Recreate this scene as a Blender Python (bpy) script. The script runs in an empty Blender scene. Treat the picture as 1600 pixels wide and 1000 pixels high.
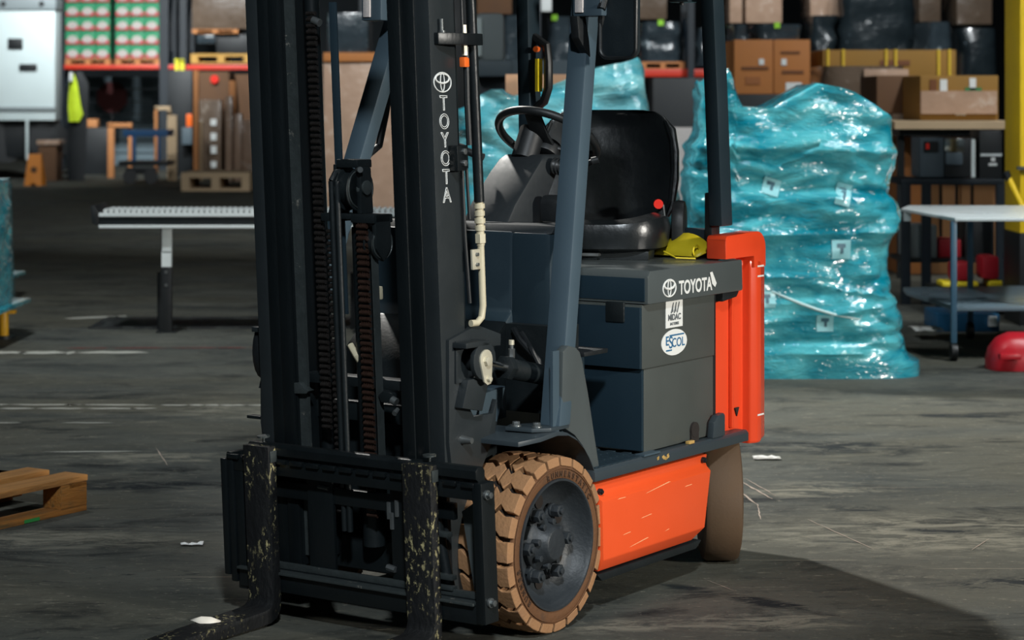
import bpy, bmesh, math, random
from mathutils import Vector, Matrix, noise
random.seed(7)
S = bpy.context.scene
COL = S.collection
R = math.radians
PI = math.pi

# ------------------------------------------------------------------ camera
cam_d = bpy.data.cameras.new('camera')
cam = bpy.data.objects.new('camera', cam_d); COL.objects.link(cam)
cam.location = (0, 0, 1.6); cam.rotation_euler = (R(90), 0, 0)
cam_d.sensor_width = 36; cam_d.lens = 76.05
cam_d.shift_y = -342/1600
cam_d.clip_end = 200
cam_d.dof.use_dof = True; cam_d.dof.focus_distance = 6.9; cam_d.dof.aperture_fstop = 4.2
S.camera = cam
S.view_settings.view_transform = 'Standard'
S.view_settings.look = 'None'
S.view_settings.gamma = 1
S.view_settings.exposure = 0.0
S.view_settings.use_curve_mapping = False

# ------------------------------------------------------------------ world and lamps
w = bpy.data.worlds.new('hall_air'); S.world = w; w.use_nodes = True
w.node_tree.nodes['Background'].inputs[0].default_value = (.42, .58, .66, 1)
w.node_tree.nodes['Background'].inputs[1].default_value = .10

def lamp(name, loc, target, energy, size, col=(1, 1, 1), kind='AREA', sy=None):
    d = bpy.data.lights.new(name, kind); o = bpy.data.objects.new(name, d); COL.objects.link(o)
    o.location = loc
    o.rotation_euler = (Vector(target)-Vector(loc)).to_track_quat('-Z', 'Y').to_euler()
    d.energy = energy; d.color = col
    if kind == 'AREA':
        d.size = size
        if sy: d.shape = 'RECTANGLE'; d.size_y = sy
    else:
        d.shadow_soft_size = size
    return o
def spot(name, loc, target, energy, angle, blend, size, col):
    o = lamp(name, loc, target, energy, size, col, 'SPOT'); o.data.spot_size = R(angle); o.data.spot_blend = blend; return o
spot('side_key', (7.9, .9, 2.9), (1.5, 8.0, 1.0), 3500, 46, .8, .28, (1, .96, .88))  # low key from the right; the source itself is unseen
spot('roof_light_back', (-3.4, 16.2, 8.6), (2.9, 7.9, 0), 7600, 35, .5, .25, (1, .98, .92))
spot('roof_light_front', (.3, -1.2, 6.6), (-.9, 6.9, .3), 2700, 25, .6, .3, (.86, .94, 1))
def fill_lamp(loc, target, e, size=.5, spread=110):  # unseen lamps added and aimed to brighten chosen goods and racks
    o = lamp('area_fill', loc, target, e, size, (.93, .98, 1)); o.data.spread = R(spread); return o
fill_lamp((4.2, 10.5, 8.5), (3.5, 12.5, 0), 50)
fill_lamp((-3.6, 11.0, 8), (-2.6, 14.6, .5), 170, .5, 110)
fill_lamp((5.5, 17.0, 7), (6, 23.5, 1.5), 190, .5, 100)
fill_lamp((-2.2, 20.5, 7), (-2, 28, 2), 140, .5, 90)
fill_lamp((3.5, 23.0, 7.5), (3.5, 30, 2.5), 120, .5, 100)
fill_lamp((-8.8, 35.0, 7.5), (-11.2, 45, 2.0), 125, .5, 70)
fill_lamp((-6.5, 38.0, 8), (-8, 50, 2.0), 250, .5, 60)
fill_lamp((5.2, 11.0, 5.5), (3.6, 14.4, .8), 45, .4, 80)
fill_lamp((6.5, 8.5, 6.5), (1.8, 12.6, 1.2), 22, .25, 70)
fill_lamp((-1.0, 9.5, 8.2), (1.6, 12.8, 1.2), 14, .25, 60)

# ------------------------------------------------------------------ materials
def lin(c):
    c = c/255
    return c/12.92 if c <= .04045 else ((c+.055)/1.055)**2.4
def rgb(r, g, b): return (lin(r), lin(g), lin(b), 1)
MATS = {}
def mat(name, c, rough=.5, metal=0, var=.15, scale=30, bump=0, bscale=60, coat=0, c2=None, c2s=8, c2t=(.55, .62), stretch=(1, 1, 1), spec=.5, emit=0, rvar=.1, clus=0):
    m = bpy.data.materials.new(name); m.use_nodes = True; nt = m.node_tree; n = nt.nodes; L = nt.links
    b = n['Principled BSDF']; c = rgb(*c)
    tc = n.new('ShaderNodeTexCoord'); mp = n.new('ShaderNodeMapping'); mp.inputs['Scale'].default_value = stretch
    L.new(tc.outputs['Object'], mp.inputs['Vector'])
    nz = n.new('ShaderNodeTexNoise'); nz.inputs['Scale'].default_value = scale; nz.inputs['Detail'].default_value = 4
    L.new(mp.outputs[0], nz.inputs['Vector'])
    mx = n.new('ShaderNodeMix'); mx.data_type = 'RGBA'
    mx.inputs[6].default_value = tuple(x*(1-var) for x in c[:3])+(1,)
    mx.inputs[7].default_value = tuple(min(1, x*(1+var)) for x in c[:3])+(1,)
    L.new(nz.outputs[0], mx.inputs[0]); out = mx.outputs[2]
    if c2:
        n2 = n.new('ShaderNodeTexNoise'); n2.inputs['Scale'].default_value = c2s; n2.inputs['Detail'].default_value = 8
        n2.inputs['Roughness'].default_value = .7
        L.new(mp.outputs[0], n2.inputs['Vector'])
        rp = n.new('ShaderNodeMapRange'); rp.inputs[1].default_value = c2t[0]; rp.inputs[2].default_value = c2t[1]
        L.new(n2.outputs[0], rp.inputs[0])
        m2 = n.new('ShaderNodeMix'); m2.data_type = 'RGBA'; m2.inputs[7].default_value = rgb(*c2)
        fac = rp.outputs[0]
        if clus:                                            # wear gathers in clusters
            n3 = n.new('ShaderNodeTexNoise'); n3.inputs['Scale'].default_value = clus; n3.inputs['Detail'].default_value = 2
            L.new(mp.outputs[0], n3.inputs['Vector'])
            r3 = n.new('ShaderNodeMapRange'); r3.inputs[1].default_value = .47; r3.inputs[2].default_value = .58
            L.new(n3.outputs[0], r3.inputs[0])
            mu = n.new('ShaderNodeMath'); mu.operation = 'MULTIPLY'; L.new(fac, mu.inputs[0]); L.new(r3.outputs[0], mu.inputs[1]); fac = mu.outputs[0]
        L.new(fac, m2.inputs[0]); L.new(out, m2.inputs[6]); out = m2.outputs[2]
    L.new(out, b.inputs['Base Color'])
    rr = n.new('ShaderNodeMapRange'); rr.inputs[3].default_value = max(.02, rough-rvar); rr.inputs[4].default_value = min(1, rough+rvar)
    L.new(nz.outputs[0], rr.inputs[0]); L.new(rr.outputs[0], b.inputs['Roughness'])
    b.inputs['Metallic'].default_value = metal
    b.inputs['Specular IOR Level'].default_value = spec
    if coat: b.inputs['Coat Weight'].default_value = coat; b.inputs['Coat Roughness'].default_value = .12
    if bump:
        nb = n.new('ShaderNodeTexNoise'); nb.inputs['Scale'].default_value = bscale; nb.inputs['Detail'].default_value = 5
        L.new(mp.outputs[0], nb.inputs['Vector'])
        bp = n.new('ShaderNodeBump'); bp.inputs['Strength'].default_value = bump; bp.inputs['Distance'].default_value = .02
        L.new(nb.outputs[0], bp.inputs['Height']); L.new(bp.outputs[0], b.inputs['Normal'])
    if emit:
        b.inputs['Emission Color'].default_value = c; b.inputs['Emission Strength'].default_value = emit
    MATS[name] = m
    return m
mast_black = mat('mast_black', (17, 22, 24), .36, 0, .2, 14, .05, 90, c2=(90, 94, 88), c2s=55, c2t=(.72, .76), stretch=(1, 1, .35))
black_steel = mat('black_steel', (20, 26, 28), .45, 0, .2, 14, .05, 90)
fork_steel = mat('fork_steel', (22, 23, 24), .62, 0, .3, 20, .25, 60, c2=(168, 158, 116), c2s=70, c2t=(.55, .61), stretch=(1, 1, .55), spec=.3, clus=9)
fork_blade = mat('fork_blade', (40, 36, 36), .35, .4, .3, 20, .1, 60)
worn_lit_steel = mat('worn_lit_steel', (62, 68, 68), .4, .3, .3, 30, .1, 60, c2=(165, 160, 148), c2s=18, c2t=(.62, .7))  # worn metal; also carries painted light on ledges and rail strip
slate = mat('slate_paint', (66, 82, 92), .42, 0, .06, 6, .02, 120)
slate_grey = mat('slate_grey_paint', (52, 61, 66), .42, 0, .08, 6, .02, 120, c2=(96, 100, 98), c2s=26, c2t=(.7, .76))
slate_dark = mat('slate_dark_paint', (36, 50, 58), .4, 0, .08, 6, .02, 120)
hood_paint = mat('charcoal_paint', (76, 82, 82), .33, 0, .06, 5, .015, 140, coat=.2)
battery_paint = mat('battery_grey', (72, 76, 73), .42, 0, .12, 5, .02, 120, c2=(40, 42, 42), c2s=3, c2t=(.6, .85))
orange = mat('orange_paint', (230, 84, 38), .38, 0, .08, 5, .015, 120, c2=(150, 62, 36), c2s=30, c2t=(.7, .78), coat=.25)
orange_deep = mat('orange_red_paint', (232, 74, 38), .3, 0, .08, 5, .01, 120, coat=.4)
tyre_m = mat('tan_tyre_rubber', (156, 115, 78), .8, 0, .18, 18, .15, 90, c2=(140, 104, 76), c2s=12, c2t=(.5, .8))
tyre_side = mat('tan_tyre_side', (98, 64, 36), .75, 0, .2, 16, .15, 90, c2=(70, 52, 38), c2s=10, c2t=(.52, .75))
recess_dark = mat('groove_hole_dark', (34, 28, 24), .9)  # dark tread grooves; also paints the shade inside holes
letter_m = mat('dark_brown_rubber', (66, 44, 27), .8)
tyre_back = mat('rear_tyre_rubber', (84, 64, 44), .75, 0, .15, 10, .05, 90)
rim_m = mat('rim_grey', (40, 45, 49), .5, 0, .15, 24, .1, 80, c2=(78, 66, 52), c2s=14, c2t=(.66, .76))
vinyl = mat('black_vinyl', (24, 28, 30), .32, 0, .2, 12, .08, 30)
plastic = mat('black_plastic', (26, 29, 31), .45, 0, .1, 60, .06, 400)
dash_plastic = mat('grey_plastic', (31, 36, 39), .55, 0, .06, 60, .04, 400)
chrome = mat('polished_steel', (190, 190, 186), .18, 1, .05)
zinc = mat('zinc_plate', (205, 198, 176), .4, .3, .1)
bolt_m = mat('bolt_steel', (120, 124, 124), .35, .7, .2)
white_ink = mat('white_ink', (225, 226, 222), .6, 0, .02)
grey_ink = mat('grey_ink', (95, 100, 102), .6, 0, .02)
blue_ink = mat('blue_ink', (42, 100, 140), .6, 0, .02)
ochre = mat('ochre_scuff', (186, 150, 84), .8, 0, .3)
cream_pipe = mat('cream_hydraulic_pipe', (198, 188, 160), .45, 0, .1, 20, .05, 80)
red_m = mat('red_plastic', (232, 48, 36), .35, 0, .05)
orange_btn = mat('orange_plastic', (244, 110, 40), .35, 0, .05)
yellow_m = mat('yellow_plastic', (232, 208, 40), .45, 0, .08)
lamp_glass = mat('lamp_glass', (214, 206, 202), .25, 0, .2, 300, .3, 500)
mirror_back = mat('mirror_back', (34, 42, 46), .4, 0, .15, 20, .05, 200)
chain_m = mat('greased_chain', (58, 54, 52), .25, .6, .5, 60, .1, 100)
brown_chain = mat('rusty_chain', (76, 56, 48), .25, .6, .5, 60, .1, 100)

# ------------------------------------------------------------------ mesh helpers
class MB:
    def __init__(s): s.v = []; s.f = []
    def add(s, vs, fs):
        k = len(s.v); s.v += [tuple(v) for v in vs]; s.f += [tuple(k+i for i in f) for f in fs]; return s
    def box(s, x0, x1, y0, y1, z0, z1):
        return s.add([(x0,y0,z0),(x1,y0,z0),(x1,y1,z0),(x0,y1,z0),(x0,y0,z1),(x1,y0,z1),(x1,y1,z1),(x0,y1,z1)],
                     [(0,3,2,1),(4,5,6,7),(0,1,5,4),(1,2,6,5),(2,3,7,6),(3,0,4,7)])
    def prism(s, pts, ax, a, b):
        # pts: 2d polygon; ax 'v' -> pts are (x,z); 'u' -> (y,z); 'z' -> (x,y)
        n = len(pts)
        def P(p, t):
            return {'v': (p[0], t, p[1]), 'u': (t, p[0], p[1]), 'z': (p[0], p[1], t)}[ax]
        vs = [P(p, a) for p in pts]+[P(p, b) for p in pts]
        fs = [tuple(range(n)), tuple(range(2*n-1, n-1, -1))]+[(i, n+i, n+(i+1) % n, (i+1) % n) for i in range(n)]
        return s.add(vs, fs)
    def cyl(s, p0, p1, r, seg=16, r1=None):
        p0 = Vector(p0); p1 = Vector(p1); r1 = r if r1 is None else r1
        q = (p1-p0).to_track_quat('Z', 'Y'); vs = []
        for p, rr in ((p0, r), (p1, r1)):
            for i in range(seg):
                a = 2*PI*i/seg; vs.append(p+q@Vector((rr*math.cos(a), rr*math.sin(a), 0)))
        return s.add(vs, [tuple(range(seg-1, -1, -1)), tuple(range(seg, 2*seg))]+[(i, (i+1) % seg, seg+(i+1) % seg, seg+i) for i in range(seg)])
    def tube(s, path, r, seg=10, closed=False):
        path = [Vector(p) for p in path]; n = len(path); vs = []; up = None
        for i, p in enumerate(path):
            if closed: t = path[(i+1) % n]-path[i-1]
            else: t = path[min(i+1, n-1)]-path[max(i-1, 0)]
            t.normalize()
            if up is None: up = t.orthogonal().normalized()
            up = (up-t*up.dot(t)).normalized(); sd = t.cross(up)
            rr = r[i] if isinstance(r, (list, tuple)) else r
            for k in range(seg):
                a = 2*PI*k/seg; vs.append(p+up*rr*math.cos(a)+sd*rr*math.sin(a))
        fs = []
        for i in range(n if closed else n-1):
            j = (i+1) % n
            for k in range(seg): fs.append((i*seg+k, i*seg+(k+1) % seg, j*seg+(k+1) % seg, j*seg+k))
        if not closed: fs += [tuple(range(seg-1, -1, -1)), tuple(range((n-1)*seg, n*seg))]
        return s.add(vs, fs)
    def rings(s, rings, cap=True, closed=True):
        n = len(rings[0]); vs = [p for r in rings for p in r]; fs = []
        for i in range(len(rings)-1):
            for k in range(n if closed else n-1): fs.append((i*n+k, i*n+(k+1) % n, (i+1)*n+(k+1) % n, (i+1)*n+k))
        if cap: fs += [tuple(range(n-1, -1, -1)), tuple(range((len(rings)-1)*n, len(rings)*n))]
        return s.add(vs, fs)
    def lathe_y(s, prof, seg=64, c=(0, 0, 0), cap=True):
        # prof: (y, r) list around the y axis through c
        rs = [[(c[0]+r*math.cos(2*PI*k/seg), c[1]+y, c[2]+r*math.sin(2*PI*k/seg)) for k in range(seg)] for y, r in prof]
        return s.rings(rs, cap=cap)
    def xf(s, fn): s.v = [tuple(fn(Vector(v))) for v in s.v]; return s
    def build(s, name, m, parent=None, bevel=0, smooth=True, loc=None, rot=None, seg=2, ang=35):
        me = bpy.data.meshes.new(name); me.from_pydata(s.v, [], s.f); me.materials.append(m)
        bm = bmesh.new(); bm.from_mesh(me)
        bmesh.ops.recalc_face_normals(bm, faces=bm.faces)
        if bevel:
            es = [e for e in bm.edges if len(e.link_faces) == 2 and e.calc_face_angle(0) > R(30)]
            bmesh.ops.bevel(bm, geom=es, offset=bevel, segments=seg, profile=.6, affect='EDGES', clamp_overlap=True)
        for f in bm.faces: f.smooth = smooth
        for e in bm.edges:
            if len(e.link_faces) == 2 and e.calc_face_angle(0) > R(ang): e.smooth = False
        bm.to_mesh(me); bm.free()
        o = bpy.data.objects.new(name, me); COL.objects.link(o)
        if parent: o.parent = parent
        if loc: o.location = loc
        if rot: o.rotation_euler = rot
        return o
def tag(o, label=None, cat=None, group=None, kind=None):
    if label: o['label'] = label
    if cat: o['category'] = cat
    if group: o['group'] = group
    if kind: o['kind'] = kind
    return o
def empty(name, loc=(0, 0, 0), rz=0, parent=None):
    o = bpy.data.objects.new(name, None); COL.objects.link(o); o.location = loc; o.rotation_euler = (0, 0, rz); o.empty_display_size = .1
    if parent: o.parent = parent
    return o
def copy_tree(o, parent=None):
    c = o.copy(); COL.objects.link(c)
    if parent: c.parent = parent
    for ch in list(o.children): copy_tree(ch, c)
    return c
def interp(tab, x):
    if x <= tab[0][0]: return tab[0][1]
    for (a, fa), (b, fb) in zip(tab, tab[1:]):
        if x <= b: return fa+(fb-fa)*(x-a)/(b-a)
    return tab[-1][1]
def text_obj(name, body, m, size, parent, matrix, outline=0, sx=1, bold=0, ext=.0006, align='CENTER'):
    cu = bpy.data.curves.new(name, 'FONT'); cu.body = body; cu.size = size; cu.align_x = align; cu.align_y = 'CENTER'
    if outline: cu.fill_mode = 'NONE'; cu.bevel_depth = outline; cu.bevel_resolution = 1
    else: cu.extrude = ext; cu.offset = bold
    t = bpy.data.objects.new(name, cu); COL.objects.link(t)
    dg = bpy.context.evaluated_depsgraph_get(); dg.update()
    me = bpy.data.meshes.new_from_object(t.evaluated_get(dg))
    bpy.data.objects.remove(t)
    me.transform(Matrix.Diagonal((sx, 1, 1, 1)))
    me.transform(matrix)
    me.materials.clear(); me.materials.append(m)
    o = bpy.data.objects.new(name, me); COL.objects.link(o)
    if parent: o.parent = parent
    return o
def frame(o, ex, ey):
    # matrix putting text x along ex, y along ey, at o
    ex = Vector(ex).normalized(); ey = Vector(ey).normalized(); ez = ex.cross(ey)
    M = Matrix.Identity(4)
    for i, a in enumerate((ex, ey, ez)):
        for k in range(3): M[k][i] = a[k]
    M.translation = Vector(o)
    return M
F_PX = 3380.
def at(px, py, Y):
    """world point seen at a pixel of the photograph at depth Y"""
    return Vector(((px-800)/F_PX*Y, Y, 1.6-(py-158)/F_PX*Y))

# ------------------------------------------------------------------ setting
def floor_material():
    m = bpy.data.materials.new('worn_concrete'); m.use_nodes = True; nt = m.node_tree; n = nt.nodes; L = nt.links
    b = n['Principled BSDF']; tc = n.new('ShaderNodeTexCoord')
    def noi(scale, det, st, rough=.6, dist=0):
        mp = n.new('ShaderNodeMapping'); mp.inputs['Scale'].default_value = st; L.new(tc.outputs['Object'], mp.inputs[0])
        z = n.new('ShaderNodeTexNoise'); z.inputs['Scale'].default_value = scale; z.inputs['Detail'].default_value = det
        z.inputs['Roughness'].default_value = rough; z.inputs['Distortion'].default_value = dist
        L.new(mp.outputs[0], z.inputs['Vector']); return z.outputs[0]
    def ramp(src, a, c0, bb, c1):
        r = n.new('ShaderNodeValToRGB'); r.color_ramp.elements[0].position = a; r.color_ramp.elements[0].color = c0
        r.color_ramp.elements[1].position = bb; r.color_ramp.elements[1].color = c1
        L.new(src, r.inputs[0]); return r.outputs[0]
    def mixc(f, a, c, mode='MIX'):
        x = n.new('ShaderNodeMix'); x.data_type = 'RGBA'; x.blend_type = mode
        if isinstance(f, float): x.inputs[0].default_value = f
        else: L.new(f, x.inputs[0])
        L.new(a, x.inputs[6])
        if isinstance(c, tuple): x.inputs[7].default_value = c
        else: L.new(c, x.inputs[7])
        return x.outputs[2]
    base = ramp(noi(1.3, 12, (.8, 1.3, 1), .72, .5), .3, rgb(46, 51, 52), .7, rgb(98, 99, 92))
    patch = ramp(noi(.5, 6, (.5, 1.2, 1), .6, .8), .42, (0, 0, 0, 1), .62, (1, 1, 1, 1))
    base = mixc(patch, base, rgb(82, 81, 72))
    dirt = ramp(noi(2.3, 10, (.6, 1.4, 1), .7, .8), .53, (0, 0, 0, 1), .68, (1, 1, 1, 1))
    base = mixc(dirt, base, rgb(31, 34, 35))
    pale = ramp(noi(3.1, 10, (.45, 1.8, 1), .75, .3), .62, (0, 0, 0, 1), .74, (1, 1, 1, 1))
    base = mixc(pale, base, rgb(132, 127, 112))
    specks = ramp(noi(60, 3, (.6, 1.4, 1), .6), .66, (0, 0, 0, 1), .72, (1, 1, 1, 1))
    base = mixc(specks, base, rgb(146, 140, 126))
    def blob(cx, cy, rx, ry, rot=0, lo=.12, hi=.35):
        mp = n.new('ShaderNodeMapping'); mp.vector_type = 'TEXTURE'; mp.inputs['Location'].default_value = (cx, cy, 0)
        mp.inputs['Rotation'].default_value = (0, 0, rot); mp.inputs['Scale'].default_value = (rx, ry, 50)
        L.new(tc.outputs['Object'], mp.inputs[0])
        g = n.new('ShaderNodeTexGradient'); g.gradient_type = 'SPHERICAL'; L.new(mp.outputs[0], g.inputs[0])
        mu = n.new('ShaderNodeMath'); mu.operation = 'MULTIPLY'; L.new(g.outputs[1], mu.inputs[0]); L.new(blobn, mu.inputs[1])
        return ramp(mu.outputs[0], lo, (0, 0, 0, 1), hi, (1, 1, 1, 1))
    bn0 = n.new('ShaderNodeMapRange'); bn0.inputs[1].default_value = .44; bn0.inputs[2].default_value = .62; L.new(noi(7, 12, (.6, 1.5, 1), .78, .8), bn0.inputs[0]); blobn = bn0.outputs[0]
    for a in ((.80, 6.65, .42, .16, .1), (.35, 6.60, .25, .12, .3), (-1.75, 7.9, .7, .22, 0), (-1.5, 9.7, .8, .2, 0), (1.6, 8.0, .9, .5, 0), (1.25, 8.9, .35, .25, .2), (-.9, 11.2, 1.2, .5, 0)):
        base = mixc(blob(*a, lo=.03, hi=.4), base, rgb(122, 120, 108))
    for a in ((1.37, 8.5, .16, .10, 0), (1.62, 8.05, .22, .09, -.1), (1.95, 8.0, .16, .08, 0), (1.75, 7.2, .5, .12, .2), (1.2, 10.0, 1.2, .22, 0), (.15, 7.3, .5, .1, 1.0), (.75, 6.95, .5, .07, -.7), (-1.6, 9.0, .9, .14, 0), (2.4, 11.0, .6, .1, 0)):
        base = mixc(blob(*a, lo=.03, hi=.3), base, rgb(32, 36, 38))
    fine = ramp(noi(14, 12, (.45, 1.3, 1), .85, .3), .56, (0, 0, 0, 1), .63, (1, 1, 1, 1))
    base = mixc(fine, base, rgb(124, 121, 108))
    fine2 = ramp(noi(17, 12, (.45, 1.3, 1), .85, .5), .56, (0, 0, 0, 1), .63, (1, 1, 1, 1))
    base = mixc(fine2, base, rgb(42, 46, 47))
    # long drag scratches, three directions
    for rot, sc, lo in ((.15, 2.4, .705), (-.7, 2.0, .72), (1.1, 1.7, .73)):
        mp = n.new('ShaderNodeMapping'); mp.inputs['Rotation'].default_value = (0, 0, rot); mp.inputs['Scale'].default_value = (.25, 16, 1)
        L.new(tc.outputs['Object'], mp.inputs[0])
        z = n.new('ShaderNodeTexNoise'); z.inputs['Scale'].default_value = sc; z.inputs['Detail'].default_value = 3
        L.new(mp.outputs[0], z.inputs['Vector'])
        base = mixc(ramp(z.outputs[0], lo, (0, 0, 0, 1), lo+.03, (1, 1, 1, 1)), base, rgb(120, 114, 102))
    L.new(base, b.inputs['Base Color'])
    r = n.new('ShaderNodeMapRange'); r.inputs[1].default_value = .3; r.inputs[2].default_value = .7; r.inputs[3].default_value = .6; r.inputs[4].default_value = .95; b.inputs['Specular IOR Level'].default_value = .14
    L.new(noi(2.2, 8, (1, 1, 1), .7), r.inputs[0]); L.new(r.outputs[0], b.inputs['Roughness'])
    bp = n.new('ShaderNodeBump'); bp.inputs['Strength'].default_value = .35; bp.inputs['Distance'].default_value = .01
    L.new(noi(22, 8, (1, 1, 1), .7), bp.inputs['Height']); L.new(bp.outputs[0], b.inputs['Normal'])
    return m
floor_m = floor_material()
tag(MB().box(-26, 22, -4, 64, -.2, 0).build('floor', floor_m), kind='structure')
wall_m = mat('dark_wall', (34, 42, 46), .8, 0, .15, 2)
tag(MB().box(-26, 22, 62, 62.3, 0, 10).build('wall_back', wall_m), kind='structure')
tag(MB().box(-26.3, -26, -4, 62.3, 0, 10).build('wall_left', wall_m), kind='structure')
tag(MB().box(22, 22.3, -4, 62.3, 0, 10).build('wall_right', wall_m), kind='structure')
tag(MB().box(-26.3, 22.3, -4, 62.3, 10, 10.3).build('ceiling', wall_m), kind='structure')

# worn floor paint: thin broken strips
paint = mat('worn_floor_paint', (176, 176, 166), .7, 0, .2, 20)
paint_thin = mat('pale_scratch', (168, 152, 138), .8, 0, .25, 30)
red_paint = mat('worn_red_floor_paint', (112, 44, 40), .8, 0, .3, 20)
def paint_strip(x0, x1, y, wd, m, name, label, slope=0, gap=.35, seed=0):
    b = MB(); x = x0; rnd = random.Random(seed)
    while x < x1:
        l = rnd.uniform(.06, .5)
        if rnd.random() > gap:
            n = 6; top = []; bot = []
            for i in range(n+1):
                t = i/n; e = math.sin(PI*t)**.5
                xx = x+l*t; c = y+slope*(xx-x0)+rnd.uniform(-.1, .1)*wd
                top.append((xx, c+wd*.5*e*rnd.uniform(.5, 1), .002)); bot.append((xx, c-wd*.5*e*rnd.uniform(.5, 1), .002))
            vs = top+bot; k = n+1
            b.add(vs, [(i, i+1, k+i+1, k+i) for i in range(n)])
        x += l*rnd.uniform(.7, 1.1)
    o = b.build(name, m); tag(o, kind='structure'); return o
paint_strip(-2.9, -1.2, 11.4, .05, paint, 'trim_1', '', -.02, .15, 1)
paint_strip(-3.1, -1.9, 11.25, .05, paint, 'trim_2', '', 0, .1, 2)
paint_strip(-2.6, -2.0, 10.75, .03, paint, 'trim_3', '', 0, .3, 3)
paint_strip(-2.4, -1.75, 9.85, .03, paint, 'trim_4', '', .03, .2, 4)
paint_strip(-3.4, -2.7, 13.75, .17, paint, 'trim_5', '', 0, .05, 5)
paint_strip(-3.3, -2.5, 15.9, .2, paint, 'trim_6', '', .35, .3, 6)
paint_strip(-2.9, -1.6, 14.0, .05, red_paint, 'trim_7', '', .02, .1, 7)
def ground(px, py): Y = 5408/(py-158); return Vector(((px-800)/3380*Y, Y, .002))
k = 9
for (a, b_, wd) in (((1262, 812), (1366, 859), .006), ((1156, 752), (1206, 780), .012), ((1164, 748), (1214, 776), .006), ((1156, 768), (1184, 790), .010), ((1184, 788), (1188, 812), .007), ((1518, 860), (1546, 842), .005),
                    ((243, 700), (262, 728), .008), ((1100, 905), (1150, 925), .003), ((700, 888), (760, 872), .003)):
    p, q = ground(*a), ground(*b_); d = (q-p).normalized(); sd = Vector((-d.y, d.x, 0))*wd*.5; rr = random.Random(k); tb_ = []; bb = []
    for i in range(13):
        t = i/12; c = p.lerp(q, t)+sd*rr.uniform(-.5, .5); f = (.25+.75*math.sin(PI*t))*rr.uniform(.4, 1.1); tb_.append(c+sd*f); bb.append(c-sd*f)
    tag(MB().rings([tb_, bb], cap=False, closed=False).build('trim_%d' % k, paint_thin), kind='structure'); k += 1
b = MB().box(-2.98, .9, 15.2, 15.95, 0, .012)
tag(b.build('trim_8', mat('dark_strip', (28, 31, 33), .6, 0, .4, 6, .3, 20, c2=(58, 62, 60), c2s=4, c2t=(.5, .6), stretch=(3, 1, 1)), bevel=.004), kind='structure')  # flat dark strip on the floor behind the conveyor

# ------------------------------------------------------------------ forklift
TH = R(34.5)
truck = tag(empty('forklift_truck', (-.300, 6.808, 0), -(PI/2+TH)),
            'charcoal and orange electric forklift with black mast and lowered forks, parked on the concrete floor', 'forklift')
T = truck
def seg_arc(cx, cz, r, a0, a1, n):
    return [(cx+r*math.cos(R(a0+(a1-a0)*i/n)), cz+r*math.sin(R(a0+(a1-a0)*i/n))) for i in range(n+1)]
EMB_R = 1.45
def emblem(name, m, parent, M, wd, th):
    # an outer ellipse holding two crossed ellipses, as narrow flat-topped rings
    b = MB()
    def ring(cx, cy, rx, ry, t0, t1=None):
        n = 40; t1 = t0 if t1 is None else t1
        pts = []
        for i in range(n):
            a = 2*PI*i/n; pts.append(Vector((cx+rx*math.cos(a), cy+ry*math.sin(a), 0)))
        b.tube([M@p for p in pts], [t0+(t1-t0)*(.5-.5*math.sin(2*PI*i/n)) for i in range(n)], 6, True)
    h = wd/EMB_R
    ring(0, 0, wd/2-th, h/2-th, th)
    ring(0, h*.02, wd*.11, h*.44, th*.8)
    ring(0, h*.18, wd*.37, h*.22, th*.8, th*1.6)
    return b.build(name, m, parent)

# --- chassis
ch = MB()
ch.box(-1.0, .12, -.40, .40, .13, .44)
ch.box(.0, .16, -.31, .31, .14, .62)
ch.box(-1.0, .02, -.33, .33, .40, .47)
ch.prism([(-.24, .13), (-.9, .13), (-.86, .105), (-.27, .105)], 'v', .36, .52)
chassis = ch.build('chassis', black_steel, T, .006)
MB().cyl((0, -.50, .2655), (0, .44, .2655), .075, 20).build('front_axle', black_steel, T)

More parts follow.
